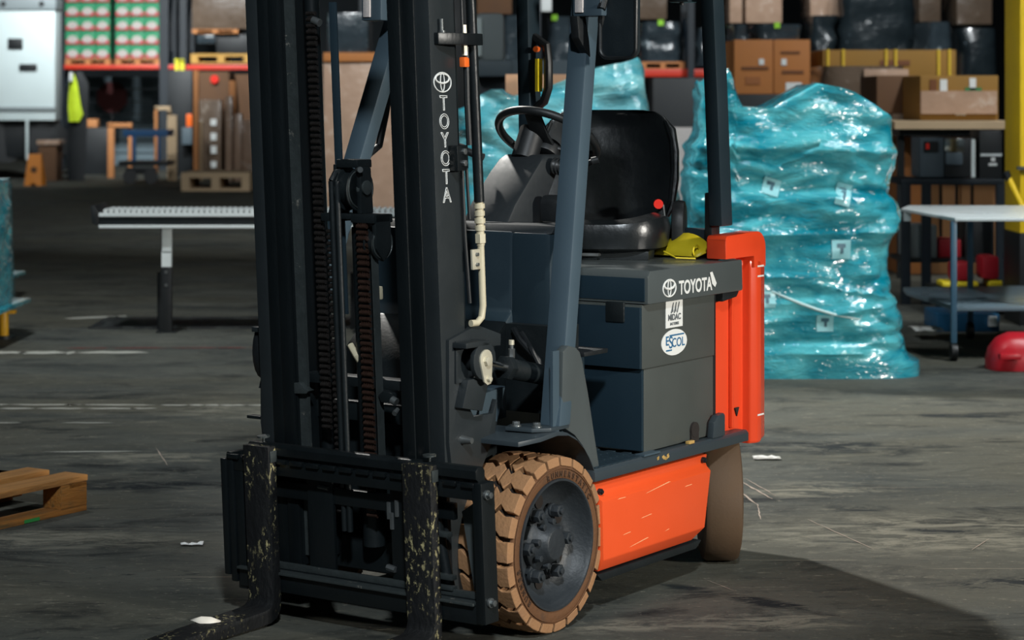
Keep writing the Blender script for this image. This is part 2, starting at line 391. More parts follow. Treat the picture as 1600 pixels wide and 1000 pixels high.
# --- wheels
def make_front_wheel(sgn):
    yo = .53*sgn; W = .20
    def Y(y): return (yo-sgn*y)     # y measured inwards from outer face
    prof = [(Y(W), .17), (Y(W), .235), (Y(W-.008), .242), (Y(.012), .242), (Y(.004), .238), (Y(.001), .225), (Y(.0), .205), (Y(.004), .198), (Y(.02), .193), (Y(.04), .19), (Y(.10), .17)]
    ty = MB().lathe_y(prof, 96, (0, 0, .2655)).build('tyre', tyre_side, T)
    # tread blocks on both shoulders, meeting in a zigzag
    tb = MB(); N = 22; p = 2*PI/N
    for side in (0, 1):
        for k in range(N):
            c = (k+.5*side)*p+R(4)
            g = .085*p*2
            #  (w, shift) centre line from shoulder to the middle of the tyre
            line = [(0.003, 0), (.034, 0), (.056, .24), (.074, -.06), (.097, .26)]
            rows = []
            for (wd, sh) in line:
                ww = wd if side == 0 else W-wd
                half = .5*p-g*.6 if wd < .04 else .5*p-g*.75
                rows.append((ww, c+(sh if side == 0 else -sh)*p-half, c+(sh if side == 0 else -sh)*p+half))
            n = len(rows); vs = []
            for (ww, a0, a1) in rows:
                for rr in (.240, .2655 if 0.01 < ww < W-.01 else .2615):
                    for a in (a0, (a0+a1)/2, a1): vs.append((rr*math.cos(a), Y(ww), .2655+rr*math.sin(a)))
            fs = []
            for i in range(n-1):
                A = i*6; B = (i+1)*6
                fs += [(A+3, A+4, B+4, B+3), (A+4, A+5, B+5, B+4), (A, A+3, B+3, B), (A+2, B+2, B+5, A+5)]
            fs += [(0, 1, 4, 3), (1, 2, 5, 4)]; e = (n-1)*6; fs += [(e, e+3, e+4, e+1), (e+1, e+4, e+5, e+2)]
            tb.add(vs, fs)
    # shoulder notches continue a little down the side wall
    for k in range(N):
        c = k*p+R(4)
        tb_v = []
        for rr, yy in ((.2615, .003), (.236, -.001)):
            for a in (c-.42*p, c+.42*p): tb_v.append((rr*math.cos(a), Y(yy), .2655+rr*math.sin(a)))
        for rr, yy in ((.2615, .02), (.236, .02)):
            for a in (c-.42*p, c+.42*p): tb_v.append((rr*math.cos(a), Y(yy), .2655+rr*math.sin(a)))
        tb.add(tb_v, [(0, 1, 3, 2), (4, 6, 7, 5), (0, 4, 5, 1), (2, 3, 7, 6), (0, 2, 6, 4), (1, 5, 7, 3)])
    tb.build('tread', tyre_m, ty, .0016, ang=30, seg=1)
    MB().lathe_y([(Y(W-.01), .2), (Y(W-.004), .2435), (Y(.010), .2435), (Y(.014), .2)], 80, (0, 0, .2655), cap=False).build('tread_groove', recess_dark, ty)
    if sgn > 0:
        # raised ribs and lettering on the side wall
        MB().tube([(.228*math.cos(a*PI/40), Y(-.0005), .2655+.228*math.sin(a*PI/40)) for a in range(80)], .0022, 6, True).build('rib', tyre_side, ty)
        for word, start in (('RUNNERSTATIC', 104), ('RUNNER', 224)):
            for i, chh in enumerate(word):
                a = R(start-i*6.3); c = Vector((0, 0, .2655))+Vector((-math.cos(a), 0, math.sin(a)))*.2115
                # looking at the outer face (+y) the image right is -x
                aa = a
                ex = Vector((-math.sin(aa), 0, -math.cos(aa))); ey = Vector((-math.cos(aa), 0, math.sin(aa)))
                text_obj('lettering', chh, letter_m, .024, ty, frame(c+Vector((0, Y(-.0018), 0)), ex, ey), 0, .9, .0006, .0008)
    # rim: dished disc
    rp = [(Y(.10), .165), (Y(.03), .185), (Y(.006), .188), (Y(-.002), .192), (Y(-.002), .197), (Y(.004), .1985), (Y(.012), .196)]
    rim = MB()
    rim.rings([[(r*math.cos(2*PI*k/72), y, .2655+r*math.sin(2*PI*k/72)) for k in range(72)] for y, r in
               [(Y(.012), .196), (Y(.004), .1985), (Y(-.003), .197), (Y(-.003), .191), (Y(.006), .186), (Y(.03), .180), (Y(.055), .160), (Y(.068), .145), (Y(.072), .120), (Y(.072), .075)]], cap=False)
    rim.cyl((0, Y(.085), .2655), (0, Y(.071), .2655), .15, 48)
    ro = rim.build('rim', rim_m, ty)
    for k in range(6):                                  # hand holes: flat dark discs painting the shade inside
        a = 2*PI*k/6+R(30)
        c = Vector((.122*math.cos(a), Y(.0675), .2655+.122*math.sin(a)))
        MB().cyl(c, c+Vector((0, sgn*.0015, 0)), .021, 20).build('hand_hole', recess_dark, ro)
    hb = MB().lathe_y([(Y(.08), .085), (Y(.055), .085), (Y(.05), .08), (Y(.035), .062), (Y(.012), .052), (Y(.003), .045), (Y(.003), .0)][:6]+[(Y(.003), .001)], 36, (0, 0, .2655))
    for k in range(6):                                  # lugs that carry the wheel nuts
        a = 2*PI*k/6
        c0 = Vector((.05*math.cos(a), 0, .05*math.sin(a))); c1 = Vector((.108*math.cos(a), 0, .108*math.sin(a)))
        q = Vector((-math.sin(a), 0, math.cos(a)))*.02
        y0, y1 = Y(.075), Y(.052)
        vs = [c0-q*1.3, c0+q*1.3, c1+q, c1-q]
        V8 = [Vector((v.x, y0, v.z+.2655)) for v in vs]+[Vector((v.x, y1 if i < 2 else Y(.058), v.z+.2655)) for i, v in enumerate(vs)]
        hb.add(V8, [(0, 3, 2, 1), (4, 5, 6, 7), (0, 1, 5, 4), (1, 2, 6, 5), (2, 3, 7, 6), (3, 0, 4, 7)])
    hub = hb.build('hub', rim_m, ty, .002)
    for k in range(6):
        a = 2*PI*k/6
        c = Vector((.105*math.cos(a), 0, .2655+.105*math.sin(a)))
        nb = MB(); nb.cyl((c.x, Y(.06), c.z), (c.x, Y(.022), c.z), .020, 6); nb.cyl((c.x, Y(.05), c.z), (c.x, Y(.014), c.z), .010, 12)
        nb.cyl((c.x, Y(.062), c.z), (c.x, Y(.048), c.z), .021, 20)
        nb.build('wheel_nut', rim_m, ty, .0015)
    for k in range(8):
        a = 2*PI*k/8+R(12)
        c = Vector((.066*math.cos(a), 0, .2655+.066*math.sin(a)))
        nb = MB(); nb.cyl((c.x, Y(.06), c.z), (c.x, Y(.020), c.z), .0105, 6)
        nb.build('hub_bolt', rim_m, ty, .001)
    return ty
make_front_wheel(1); make_front_wheel(-1)
def make_rear_wheel(c, rot):
    r = .225; w2 = .066
    ty = MB().lathe_y([(-w2, .12), (-w2, r-.03), (-w2+.006, r-.008), (-w2+.02, r), (w2-.02, r), (w2-.006, r-.008), (w2, r-.03), (w2, .12)], 72, (0, 0, 0)).build('rear_tyre', tyre_back, T, loc=(c[0], c[1], r), rot=(0, 0, rot))
    MB().lathe_y([(-w2+.01, .05), (-w2+.01, .123), (w2-.01, .123), (w2-.01, .05)], 40).build('rim', rim_m, ty)
    return ty
make_rear_wheel((-1.193, .420), R(34.5)); make_rear_wheel((-1.193, -.40), R(31))

# --- side beams, steps
for s in (1, -1):
    n = 'side_beam'
    MB().prism([(s*.535, .452), (s*.535, .424), (s*.50, .418), (s*.47, .418), (s*.47, .462), (s*.525, .462)], 'u', -1.20, -.205).build(n, slate_grey, T, .004)
for s in (1, -1):
    st = MB(); y0, y1 = (.25, .524) if s > 0 else (-.524, -.25)
    # step tread with slots: strips and bridges
    for i in range(8):
        a = -.225-i*.038; st.box(a-.024, a, y0, y1, .452, .4655)
    for j in range(5):
        yy = y0+j*(y1-y0-.03)/4; st.box(-.54, -.225, yy, yy+.03, .452, .465)
    st.box(-.55, -.21, y0, y1, .44, .452)
    st.build('step_plate', slate_dark, T, .002)
    MB().box(-.60, -.50, s*.50, s*.534, .4625, .468).build('beam_scuff', slate, T)
sc = MB(); rnd = random.Random(5)
for i in range(9):
    u = -.575-rnd.uniform(0, .07); z = .452-rnd.uniform(.0, .012)
    sc.add([(u, .5358, z), (u-.014, .5358, z+.004), (u-.012, .5358, z-.004), (u-.002, .5358, z-.006)], [(0, 1, 2, 3)])
sc.build('paint_scuff', ochre, T)
MB().box(-.835, -.80, .512, .528, .462, .472).build('wood_chip', ochre, T, .002)

# --- orange side panel, bulging below a fold
pp = MB()
U0, U1 = -.215, -.93
rings = []
prof = [(.518, .412), (.515, .385), (.523, .372), (.538, .360), (.538, .175), (.515, .137), (.49, .137), (.49, .412)]
for t, (ut, ub) in ((0, (-.212, -.262)), (1, (-.937, -.875))):
    ring = []
    for (v, z) in prof:
        k = (z-.137)/(.412-.137)
        if t == 1: u = interp([(.137, -.835), (.175, -.885), (.36, -.927), (.412, -.937)], z)
        else: u = interp([(.137, -.250), (.36, -.242), (.412, -.212)], z)
        ring.append((u, v, z))
    rings.append(ring)
for s in (1, -1):
    sp = MB().rings([[(a, s*b_, c) for a, b_, c in r] for r in rings]).build('side_panel', orange, T, .004)
    for (u, z) in ((-.255, .386), (-.905, .396)):
        MB().cyl((u, s*.512, z), (u, s*.527, z), .010, 14).cyl((u, s*.52, z), (u, s*.532, z), .006, 6).build('panel_bolt', black_steel, sp)
sc = MB()
for (u, z, l, sl) in ((-.50, .345, .16, .10), (-.33, .352, .05, .0), (-.47, .27, .07, .06), (-.36, .235, .05, .05), (-.40, .19, .12, .1), (-.62, .205, .03, .1), (-.75, .33, .05, .02)):
    sc.add([(u, .5388, z), (u-l, .5388, z+l*sl), (u-l*.9, .5388, z+l*sl+.002), (u-.01, .5388, z+.0025)], [(0, 1, 2, 3)])
sc.build('paint_scratch', mat('scratch', (250, 170, 120), .7), T)

# --- front fenders over the wheels
for s in (1, -1):
    fd = MB()
    path = [(.165, .592), (.09, .600), (.0, .607), (-.05, .597), (-.10, .575), (-.145, .54), (-.18, .50), (-.205, .46)]
    th = .014
    outer = path; inner = [(x-(.004 if x < 0 else 0), z-th) if i < 3 else (x+.012*math.cos(R(200-i*6)), z-th*.8) for i, (x, z) in enumerate(path)]
    r1 = []
    for (x, z), (xi, zi) in zip(outer, inner):
        v1 = .53 if x < .13 else .50
        r1.append([(x, s*.31, z), (x, s*v1, z), (xi, s*v1, zi), (xi, s*.31, zi)])
    fd.rings(r1)
    fd.build('fender', slate_grey, T, .003)
    ft = MB().prism([(.075, .39), (.02, .37), (-.07, .44), (-.08, .52), (.02, .52), (.065, .48)], 'z', .606, .618)
    ft.xf(lambda v, s=s: Vector((v.x, s*v.y, v.z)))
    fp = ft.build('pillar_foot', slate_grey, T, .003)
    for (u, v) in ((.045, .41), (.03, .475)):
        MB().cyl((u, s*v, .616), (u, s*v, .632), .0115, 6).cyl((u, s*v, .616), (u, s*v, .621), .016, 14).build('bolt', bolt_m, fp, .001)
    MB().box(-.04, -.005, s*.50, s*.51, .6, .845).build('gusset', slate, T)
    # grey side panel between pillar and step
    arc = [(-.045, .61), (-.07, .603), (-.12, .578), (-.165, .54), (-.20, .50), (-.222, .462)]
    sd = MB().prism(arc+[(-.262, .462), (-.235, .56), (-.20, .69), (-.165, .80), (-.15, .83), (-.128, .846), (-.085, .856), (-.055, .84)], 'v', s*.485, s*.515)
    sd.build('side_shield', hood_paint, T, .006)
    MB().prism([(-.27, .47), (-.27, .80), (-.40, .80), (-.42, .47)], 'v', s*.345, s*.37).build('slot_panel', slate_dark, T, .004)
    for (u, z, l) in ((-.30, .755, .02), (-.36, .758, .008)):
        MB().cyl((u, s*.368, z), (u, s*.3715, z), .014, 14).build('slot', recess_dark, T)
MB().box(-.40, -.26, .345, .46, .800, .815).build('rubber_pad', plastic, T, .004)

# --- front cowl (dashboard wall)
cw = MB()
cw.prism([(-.24, 1.185), (-.24, .93), (-.18, .88), (-.18, .63), (-.36, .63), (-.36, .93), (-.36, .95), (-.36, 1.185)], 'v', -.36, .20)
cowl = cw.build('front_cowl', slate_dark, T, .012)
cr = MB()
cr.prism([(-.24, 1.185), (-.24, .885), (-.40, .885), (-.40, 1.185)], 'v', .19, .345)
cr.build('cowl_wing', slate_dark, T, .02)
MB().prism([(-.245, 1.18), (-.27, 1.205), (-.40, 1.205), (-.42, 1.18)], 'v', -.36, .345).build('cowl_top', dash_plastic, T, .006)
MB().prism([(-.17, .90), (-.05, .80), (.03, .66), (.03, .60), (-.18, .60), (-.18, .905)], 'v', -.33, .22).build('lower_front_panel', black_steel, T, .006)
# dark bay behind the tilt cylinder
MB().box(-.32, -.20, .16, .40, .62, .895).build('service_bay', black_steel, T)
hb = MB()
hb.tube([(-.19, .24, .88), (-.16, .285, .85), (-.18, .34, .79), (-.18, .36, .70)], .010, 8)
hb.tube([(-.19, .27, .87), (-.165, .32, .83), (-.18, .36, .75)], .008, 8)
hb.build('bay_hose', plastic, T)
for (v0, v1, z0, z1) in ((.24, .30, .58, .70),):
    MB().prism([(.16, .70), (.14, .60), (.0, .58), (-.06, .72)], 'v', v0, v1).build('mast_support', slate, T, .005)

# --- steering column
def quad_col(levels):
    rs = []
    for (z, uf, ub, v0, v1) in levels:
        rs.append([(uf, v0, z), (uf, v1, z), (ub, v1+.01, z), (ub, v0-.01, z)])
    return MB().rings(rs)
col = quad_col([(1.195, -.36, -.56, -.085, .095), (1.26, -.41, -.58, -.085, .095), (1.36, -.51, -.64, -.08, .10), (1.405, -.56, -.67, -.075, .10), (1.42, -.585, -.68, -.065, .09)]).build('steering_column', dash_plastic, T, .018)
MB().cyl((-.60, .0, 1.40), (-.655, .0, 1.50), .045, 20).build('column_boot', plastic, T)
lev = MB(); lev.cyl((-.60, .115, 1.385), (-.62, .165, 1.375), .026, 14, .018)
for i in range(4): lev.tube([(-.605-.006*i+.026*math.cos(a*PI/7), .125+.010*i, 1.383-.002*i+.026*math.sin(a*PI/7)) for a in range(14)], .004, 6, True)
lev.build('lever_boot', plastic, T)
MB().cyl((-.62, .16, 1.376), (-.65, .24, 1.40), .007, 10).cyl((-.65, .24, 1.40), (-.66, .26, 1.405), .013, 12).build('direction_lever', plastic, T)
MB().cyl((-.52, -.11, 1.41), (-.50, -.18, 1.435), .013, 12).cyl((-.50, -.18, 1.435), (-.49, -.215, 1.445), .019, 14).build('horn_lever', plastic, T)
MB().prism([(-.50, 1.20), (-.50, 1.27), (-.515, 1.29), (-.55, 1.29), (-.585, 1.25), (-.60, 1.20)], 'v', .13, .20).build('parking_brake', plastic, T, .012)
MB().cyl((-.585, .165, 1.25), (-.645, .18, 1.275), .011, 10).build('release_button', orange_btn, T)
# steering wheel: tilted towards the seat
C0 = Vector((-.70, .03, 1.475)); bt = R(33)
ea = Vector((math.cos(bt), 0, math.sin(bt))); eb = Vector((0, 1, 0)); en = ea.cross(eb)
sw = MB().tube([C0+(ea*math.cos(k*PI/32)+eb*math.sin(k*PI/32))*.175 for k in range(64)], .0145, 12, True).build('steering_wheel', plastic, T)
for a in (10, 130, 250):
    d = ea*math.cos(R(a))+eb*math.sin(R(a)); q = ea*math.cos(R(a+90))+eb*math.sin(R(a+90))
    rs = []
    for t, wd, dz in ((.02, .036, -.045), (.08, .032, -.04), (.13, .03, -.018), (.17, .028, 0)):
        c = C0+d*t-en*(-dz if en.z < 0 else -dz)*(-1)*(-1)
        c = C0+d*t+Vector((0, 0, 1))*dz*.8
        rs.append([c-q*wd-en*.007, c+q*wd-en*.007, c+q*wd+en*.007, c-q*wd+en*.007])
    MB().rings(rs).build('spoke', plastic, sw, .004)
MB().cyl(C0+Vector((.02, 0, -.06)), C0+Vector((-.01, 0, -.02)), .05, 24, .045).build('wheel_hub', plastic, sw, .006)
kb = MB(); kb.cyl((-.15, -.05, 1.395), (-.15, -.05, 1.42), .006, 8); 
MB().tube([(-.40, -.22, 1.20), (-.42, -.215, 1.34), (-.40, -.21, 1.452)], .008, 8).cyl((-.395, -.215, 1.45), (-.425, -.18, 1.452), .014, 12).build('hydraulic_lever', plastic, T)

shaded_slate = mat('front_shade_blue', (28, 44, 54), .35, 0, .06, 6, .02, 120)  # front faces coloured darker and bluer to stand for their shade
MB().box(-.533, -.527, -.52, .518, .955, 1.03).build('hood_front', shaded_slate, T, .002)
# --- floor, battery compartment, hood
MB().box(-.56, -.20, -.48, .30, .455, .47).build('floor_plate', plastic, T)
for s in (1,):
    bt_ = MB(); bt_.box(-1.012, -.535, -.49, .505, .735, .945); bt_.box(-1.012, -.555, -.49, .500, .465, .735)
    bt_.build('battery_box', battery_paint, T, .006)
MB().box(-.54, -.525, .05, .502, .737, .935).build('front_plate', shaded_slate, T, .003)
MB().box(-.56, -.545, .1, .497, .47, .733).build('lower_front_plate', shaded_slate, T, .003)
MB().box(-.53, -.518, .375, .445, .885, .95).build('latch', black_steel, T, .004)
hd = MB().prism([(-.53, .945), (-.53, 1.035), (-.545, 1.055), (-1.165, 1.055), (-1.17, .945)], 'v', -.53, .53)
hood = hd.build('hood', hood_paint, T, .010)
MB().prism([(-.955, .462), (-1.04, .462), (-1.04, .53), (-1.03, .54), (-.99, .535), (-.965, .515)], 'v', .507, .53).build('corner_stop', slate_grey, T, .003)
MB().cyl((-.875, .497, .50), (-.875, .508, .50), .026, 20).box(-.90, -.85, .497, .507, .462, .50).build('cable_hole', recess_dark, T)
MB().prism([(-1.05, .944), (-1.05, .915), (-1.15, .925), (-1.168, .944)], 'v', .40, .515).build('hood_stop', plastic, T, .003)
# hood logo
Mh = lambda u, z: frame((u, .5312, z), (-1, 0, 0), (0, 0, 1))
emblem('logo_emblem', white_ink, hood, Mh(-.663, .990), .088, .0026)
text_obj('logo_lettering', 'TOYOTA', white_ink, .062, hood, Mh(-.835, .984), 0, .86, .0016)
MB().add([(-.928, .5335, 1.024), (-.945, .5335, 1.026), (-.974, .5335, .985), (-.964, .5335, .972), (-.944, .5335, .985)], [(0, 1, 2, 3, 4)]).build('torn_sticker', white_ink, hood)
stk = MB().prism([(-.682, .855), (-.682, .945), (-.792, .945), (-.792, .855)], 'v', .505, .5065).build('white_sticker', white_ink, T)
stk['label'] = 'rectangular white battery maker sticker'
Ms = lambda u, z: frame((u, .5072, z), (-1, 0, 0), (0, 0, 1))
text_obj('sticker_lettering', 'MIDAC', grey_ink, .028, stk, Ms(-.737, .888), 0, .95, .0008)
text_obj('sticker_lettering', 'BATTERIES', grey_ink, .0125, stk, Ms(-.737, .867), 0, .95, .0003)
mm = MB()
for k in range(3):
    u = -.712-k*.019
    mm.add([(u, .5075, .902), (u-.008, .5075, .902), (u-.022, .5075, .937), (u-.016, .5075, .937)], [(0, 1, 2, 3)])
    if k: mm.add([(u+.002, .5076, .906), (u+.009, .5076, .906), (u+.004, .5076, .93), (u+.001, .5076, .93)], [(0, 1, 2, 3)])
mm.build('sticker_mark', grey_ink, stk)
ov = MB().prism([(-.737+.083*math.cos(2*PI*k/40), .806+.043*math.sin(2*PI*k/40)) for k in range(40)], 'v', .505, .5068).build('oval_sticker', white_ink, T)
ov['label'] = 'oval white dealer sticker with blue lettering'
Mo = lambda u, z: frame((u, .5074, z), (-1, 0, 0), (0, 0, 1))
text_obj('sticker_lettering', 'E', blue_ink, .042, ov, Mo(-.690, .812), 0, 1.1, .0006)
text_obj('sticker_lettering', 'S', blue_ink, .056, ov, Mo(-.713, .805), 0, 1.0, .0004)
text_obj('sticker_lettering', 'COL', blue_ink, .042, ov, Mo(-.762, .803), 0, 1.0, .0004)
MB().box(-.80, -.705, .507, .5076, .827, .832).box(-.72, -.682, .507, .5076, .779, .784).build('sticker_bar', blue_ink, ov)

# --- counterweight
MB().box(-1.048, -1.0135, -.45, .490, .465, 1.0).build('gap_dark_plate', plastic, T, .004)  # added black plate standing for the shaded gap before the counterweight
cwt = MB()
base = [(-1.049, .478), (-1.245, .485), (-1.245, .515), (-1.27, .53), (-1.30, .53), (-1.325, .515), (-1.38, .50), (-1.52, .40), (-1.60, .25)]
poly = [(x, y) for x, y in base]+[(x, -y) for x, y in reversed(base)]
def cring(z, k=0, lim=None):
    return [(x+(k if x < -1.3 else 0), y*(1-abs(k)*.6), z) for x, y in poly]
cwt.rings([cring(.405, .015), cring(.415), cring(1.02), cring(1.045)])
cwo = cwt.build('counterweight', orange_deep, T, .008)
for s in (1, -1):
    arch = [(-1.045, 1.06)]+[(-1.045, 1.125)]+seg_arc(-1.06, 1.125, .015, 0, 90, 3)+seg_arc(-1.275, 1.085, .06, 90, 180, 6)+[(-1.335, 1.02)]
    MB().prism(arch+[(-1.25, 1.02), (-1.25, 1.06)], 'v', s*.455, s*.53).build('counterweight_horn', orange_deep, cwo, .014)
    MB().box(-1.165, -1.15, s*.483, s*.497, .47, .93).build('rib', orange_deep, cwo, .004)
    MB().prism([(-1.185, .535), (-1.215, .535), (-1.20, .505)], 'v', s*.484, s*.4895).build('drain_hole', recess_dark, cwo)
cs = MB()
for z in (1.02, .985, .50):
    cs.box(-1.318, -1.272, .5305, .531, z, z+.006)
cs.build('paint_scratch', white_ink, cwo)
MB().box(-1.27, -1.20, -.45, .37, 1.03, 1.15).build('rear_cover', slate_dark, T, .008)
MB().box(-1.27, -1.05, -.30, .20, 1.06, 1.13).build('rear_duct', plastic, T, .01)

# --- overhead guard
def pillar(path, du, dv, m, name='front_pillar', bevel=.006):
    rs = []
    for (u, v, z) in path:
        sg = 1 if v > 0 else -1
        rs.append([(u+du/2, v-dv/2, z), (u+du/2, v+dv/2, z), (u-du/2, v+dv/2, z), (u-du/2, v-dv/2, z)])
    return MB().rings(rs).build(name, m, T, bevel)
for s in (1, -1):
    A, Bq = .317, .118
    off = 0 if s > 0 else -.085
    pts = []
    for z in (.616, 1.2, 1.7, 2.12):
        dz = z-.61
        u = -.05-A*dz
        pts.append((u, s*(.488-Bq*dz)+off, z))
    fp = pillar(pts, .062, .072, slate)
    if s > 0: fpl = fp
    else: fpr = fp
    pillar([(-1.20, s*.425+(0 if s > 0 else .05), 1.165), (-1.18, s*.418+(0 if s > 0 else .05), 1.6), (-1.15, s*.41+(0 if s > 0 else .05), 2.12)], .078, .052, slate_dark, 'rear_pillar')
    MB().box(-1.23, -1.17, s*.375, s*.405, 1.03, 1.28).build('pillar_bracket', plastic, T, .006)
roof = MB()
for s in (1, -1): roof.prism([(-.44, 2.10), (-.48, 2.15), (-1.1, 2.17), (-1.18, 2.13), (-1.18, 2.09), (-.46, 2.07)], 'v', s*.27, s*.37 if s < 0 else .37)
roof.box(-.52, -.46, -.33, .33, 2.08, 2.14); roof.box(-1.18, -1.12, -.40, .40, 2.08, 2.14)
for i in range(7): roof.box(-1.15, -.48, -.24+i*.08-.012, -.24+i*.08+.012, 2.10, 2.14)
roof.build('overhead_guard', slate, T, .006)
# pillar grab handle on the far front pillar, worn handle at the far rear pillar
h = MB().tube([(-.41, -.46, 1.80), (-.45, -.46, 1.74), (-.465, -.46, 1.68), (-.431, -.46, 1.552), (-.396, -.46, 1.447), (-.346, -.46, 1.422), (-.29, -.46, 1.421)], .013, 10)
h.build('grab_handle', plastic, T)
# rear far grip with horn button and yellow strip
gp = MB().tube([(-1.17, -.34, 1.835), (-1.155, -.275, 1.80), (-1.15, -.265, 1.74), (-1.15, -.265, 1.65), (-1.16, -.29, 1.60), (-1.18, -.34, 1.575)], .017, 10)
gp = gp.build('assist_grip', plastic, T)
MB().box(-1.16, -1.13, -.31, -.298, 1.635, 1.755).build('grip_strip', yellow_m, gp)
MB().cyl((-1.14, -.305, 1.79), (-1.125, -.305, 1.79), .011, 12).build('horn_button', orange_btn, gp)

# headlights on the front pillars
def headlight(u, v, z0, z1, wd):
    b = MB().box(u-.06, u+.01, v-wd/2, v+wd/2, z0, z1).build('headlight', slate, T, .008)
    MB().box(u+.008, u+.016, v-wd/2+.012, v-wd/2+.042, z0+.012, z1-.012).build('lens', lamp_glass, b, .003)
    return b
headlight(-.33, -.435, 1.872, 2.05, .085)
headlight(-.34, .425, 1.868, 2.05, .11)
# dark lamp bracket in front of near pillar
MB().prism([(-.37, 1.87), (-.32, 1.87), (-.33, 1.80), (-.365, 1.765), (-.40, 1.74), (-.39, 1.80)], 'v', .365, .395).build('lamp_bracket', plastic, T, .004)
# mirror
mz = [(.41+.115*x, 1.75+.19*y) for x, y in ()]
def rrect(y0, y1, z0, z1, r, n=5):
    out = []
    for cx, cz, a in ((y1-r, z1-r, 0), (y0+r, z1-r, 90), (y0+r, z0+r, 180), (y1-r, z0+r, 270)):
        for i in range(n+1):
            t = R(a+90*i/n); out.append((cx+r*math.cos(t), cz+r*math.sin(t)))
    return out
mir = MB(); 
mir.prism(rrect(.455, .590, 1.735, 2.0, .03), 'u', -.385, -.36)
mi = mir.build('mirror', mirror_back, T, .006)
MB().tube([(-.358, y, z) for y, z in rrect(.456, .589, 1.736, 1.999, .03)], .0065, 8, True).build('mirror_rim', plastic, mi)
MB().cyl((-.36, .44, 1.915), (-.34, .48, 1.915), .012, 10).cyl((-.355, .475, 1.93), (-.335, .475, 1.89), .014, 10).tube([(-.35, .47, 1.90), (-.36, .46, 1.86), (-.38, .45, 1.80)], .012, 8).build('mirror_bracket', plastic, mi)
bl = MB().prism([(-1.10, 1.945), (-1.08, 2.02), (-1.14, 2.02), (-1.17, 1.945)], 'v', .27, .35).build('rear_lamp', slate_dark, T, .006)
MB().cyl((-1.125, .31, 1.935), (-1.125, .31, 1.95), .008, 8).build('lamp_stud', plastic, bl)

# --- seat (turned a little towards the boarding side)
seat = empty('seat', (-1.005, .052, 0), R(24), T)
def rr_ring(cx, cy, hx, hy, z, p=3.2, n=36, f=None):
    out = []
    for k in range(n):
        a = 2*PI*k/n; c, s_ = math.cos(a), math.sin(a)
        x = hx*math.copysign(abs(c)**(2/p), c); y = hy*math.copysign(abs(s_)**(2/p), s_)
        v = Vector((cx+x, cy+y, z))
        if f: v = f(v, x/hx, y/hy)
        out.append(v)
    return out
def cush_f(v, a, b_):
    v.z += .030*abs(b_)**3+.012*a  # side bolsters and raised front
    return v
cu = MB().rings([rr_ring(.0, 0, .20, .205, 1.085), rr_ring(.0, 0, .225, .235, 1.095), rr_ring(.0, 0, .235, .245, 1.13, f=lambda v, a, b_: cush_f(v, a, b_)*1), rr_ring(0, 0, .225, .235, 1.165, f=cush_f), rr_ring(0, 0, .19, .195, 1.18, f=cush_f), rr_ring(0, 0, .09, .09, 1.178)])
cu.build('cushion', vinyl, seat)
bk = []
for (z, hw, uc) in ((1.12, .175, -.19), (1.15, .205, -.185), (1.22, .245, -.195), (1.32, .258, -.215), (1.42, .256, -.235), (1.50, .242, -.252), (1.545, .20, -.262), (1.562, .17, -.268), (1.568, .12, -.272)):
    def bf(v, a, b_, uc=uc):
        v.x += .075*abs(b_)**2.6      # wings forward
        return v
    th = .055 if z < 1.54 else .04
    if z > 1.56: th = .02
    bk.append(rr_ring(uc-.03, 0, th, hw, z, 3.5, 44, bf))
MB().rings(bk).build('backrest', vinyl, seat)
# piping lines along the wings and seat base
pi = MB()
for s in (1, -1):
    pi.tube([(-.115, s*.205, 1.17), (-.112, s*.232, 1.25), (-.135, s*.238, 1.36), (-.155, s*.232, 1.46), (-.18, s*.205, 1.53)], .006, 8)
pi.build('piping', vinyl, seat)
MB().box(-.2, .17, -.19, .19, 1.055, 1.085).build('seat_rail', black_steel, seat, .004)
MB().tube([(.12, -.10, 1.07), (.215, -.10, 1.075), (.215, .02, 1.075), (.12, .02, 1.07)], .006, 8).build('adjust_bar', bolt_m, seat)
for s in (1, -1):
    pad = [(-.19+.075*math.cos(t), 1.155+.095*math.sin(t)) for t in [R(a) for a in range(0, 181, 20)]]+[(-.26, 1.07), (-.12, 1.06)]
    MB().prism(pad, 'v', s*.245, s*.29).xf(lambda v: v+Vector((.10 if v.y > 0 else 0, 0, 0))).build('hip_restraint', plastic, seat, .014)
MB().tube([(-.14, -.25, 1.2), (-.06, -.265, 1.27), (-.03, -.262, 1.36), (-.06, -.262, 1.46), (-.13, -.25, 1.53)], .022, 12).build('arm_loop', vinyl, seat)
MB().box(-.08, -.055, .195, .22, 1.10, 1.225).build('belt_stalk', plastic, seat, .005)
MB().cyl((-.06, .195, 1.238), (-.035, .20, 1.238), .017, 14).build('belt_buckle', red_m, seat)
MB().tube([(-.05, .215, 1.235), (-.04, .225, 1.16), (-.06, .215, 1.10)], .004, 6).build('belt_wire', bolt_m, seat)
# yellow cloth strap on the hood behind the seat
yl = MB()
rs = [[Vector((-1.12+.03*t, .215+.21*t, 1.062+h*math.sin(PI*min(1, .12+t*.8))**.8)) + Vector((0, 0, 0)) for t in [i/10 for i in range(11)]] for h in (.0, .035, .075)]
rs2 = []
for k, r_ in enumerate(rs): rs2.append([p+Vector((.035*(1-k), .012*(k-1), 0)) for p in r_])
yl.rings(rs2, cap=False, closed=False)
yo = yl.build('yellow_strap', yellow_m, T)
yo.modifiers.new('thick', 'SOLIDIFY').thickness = .004
MB().tube([(-1.02, .30, 1.08), (-1.0, .36, 1.062), (-1.03, .42, 1.06)], .003, 6).tube([(-1.07+.022*math.cos(k*PI/6), .40, 1.083+.02*math.sin(k*PI/6)) for k in range(12)], .0035, 6, True).build('strap_ring', yellow_m, yo)
# dark cable coil in front of seat

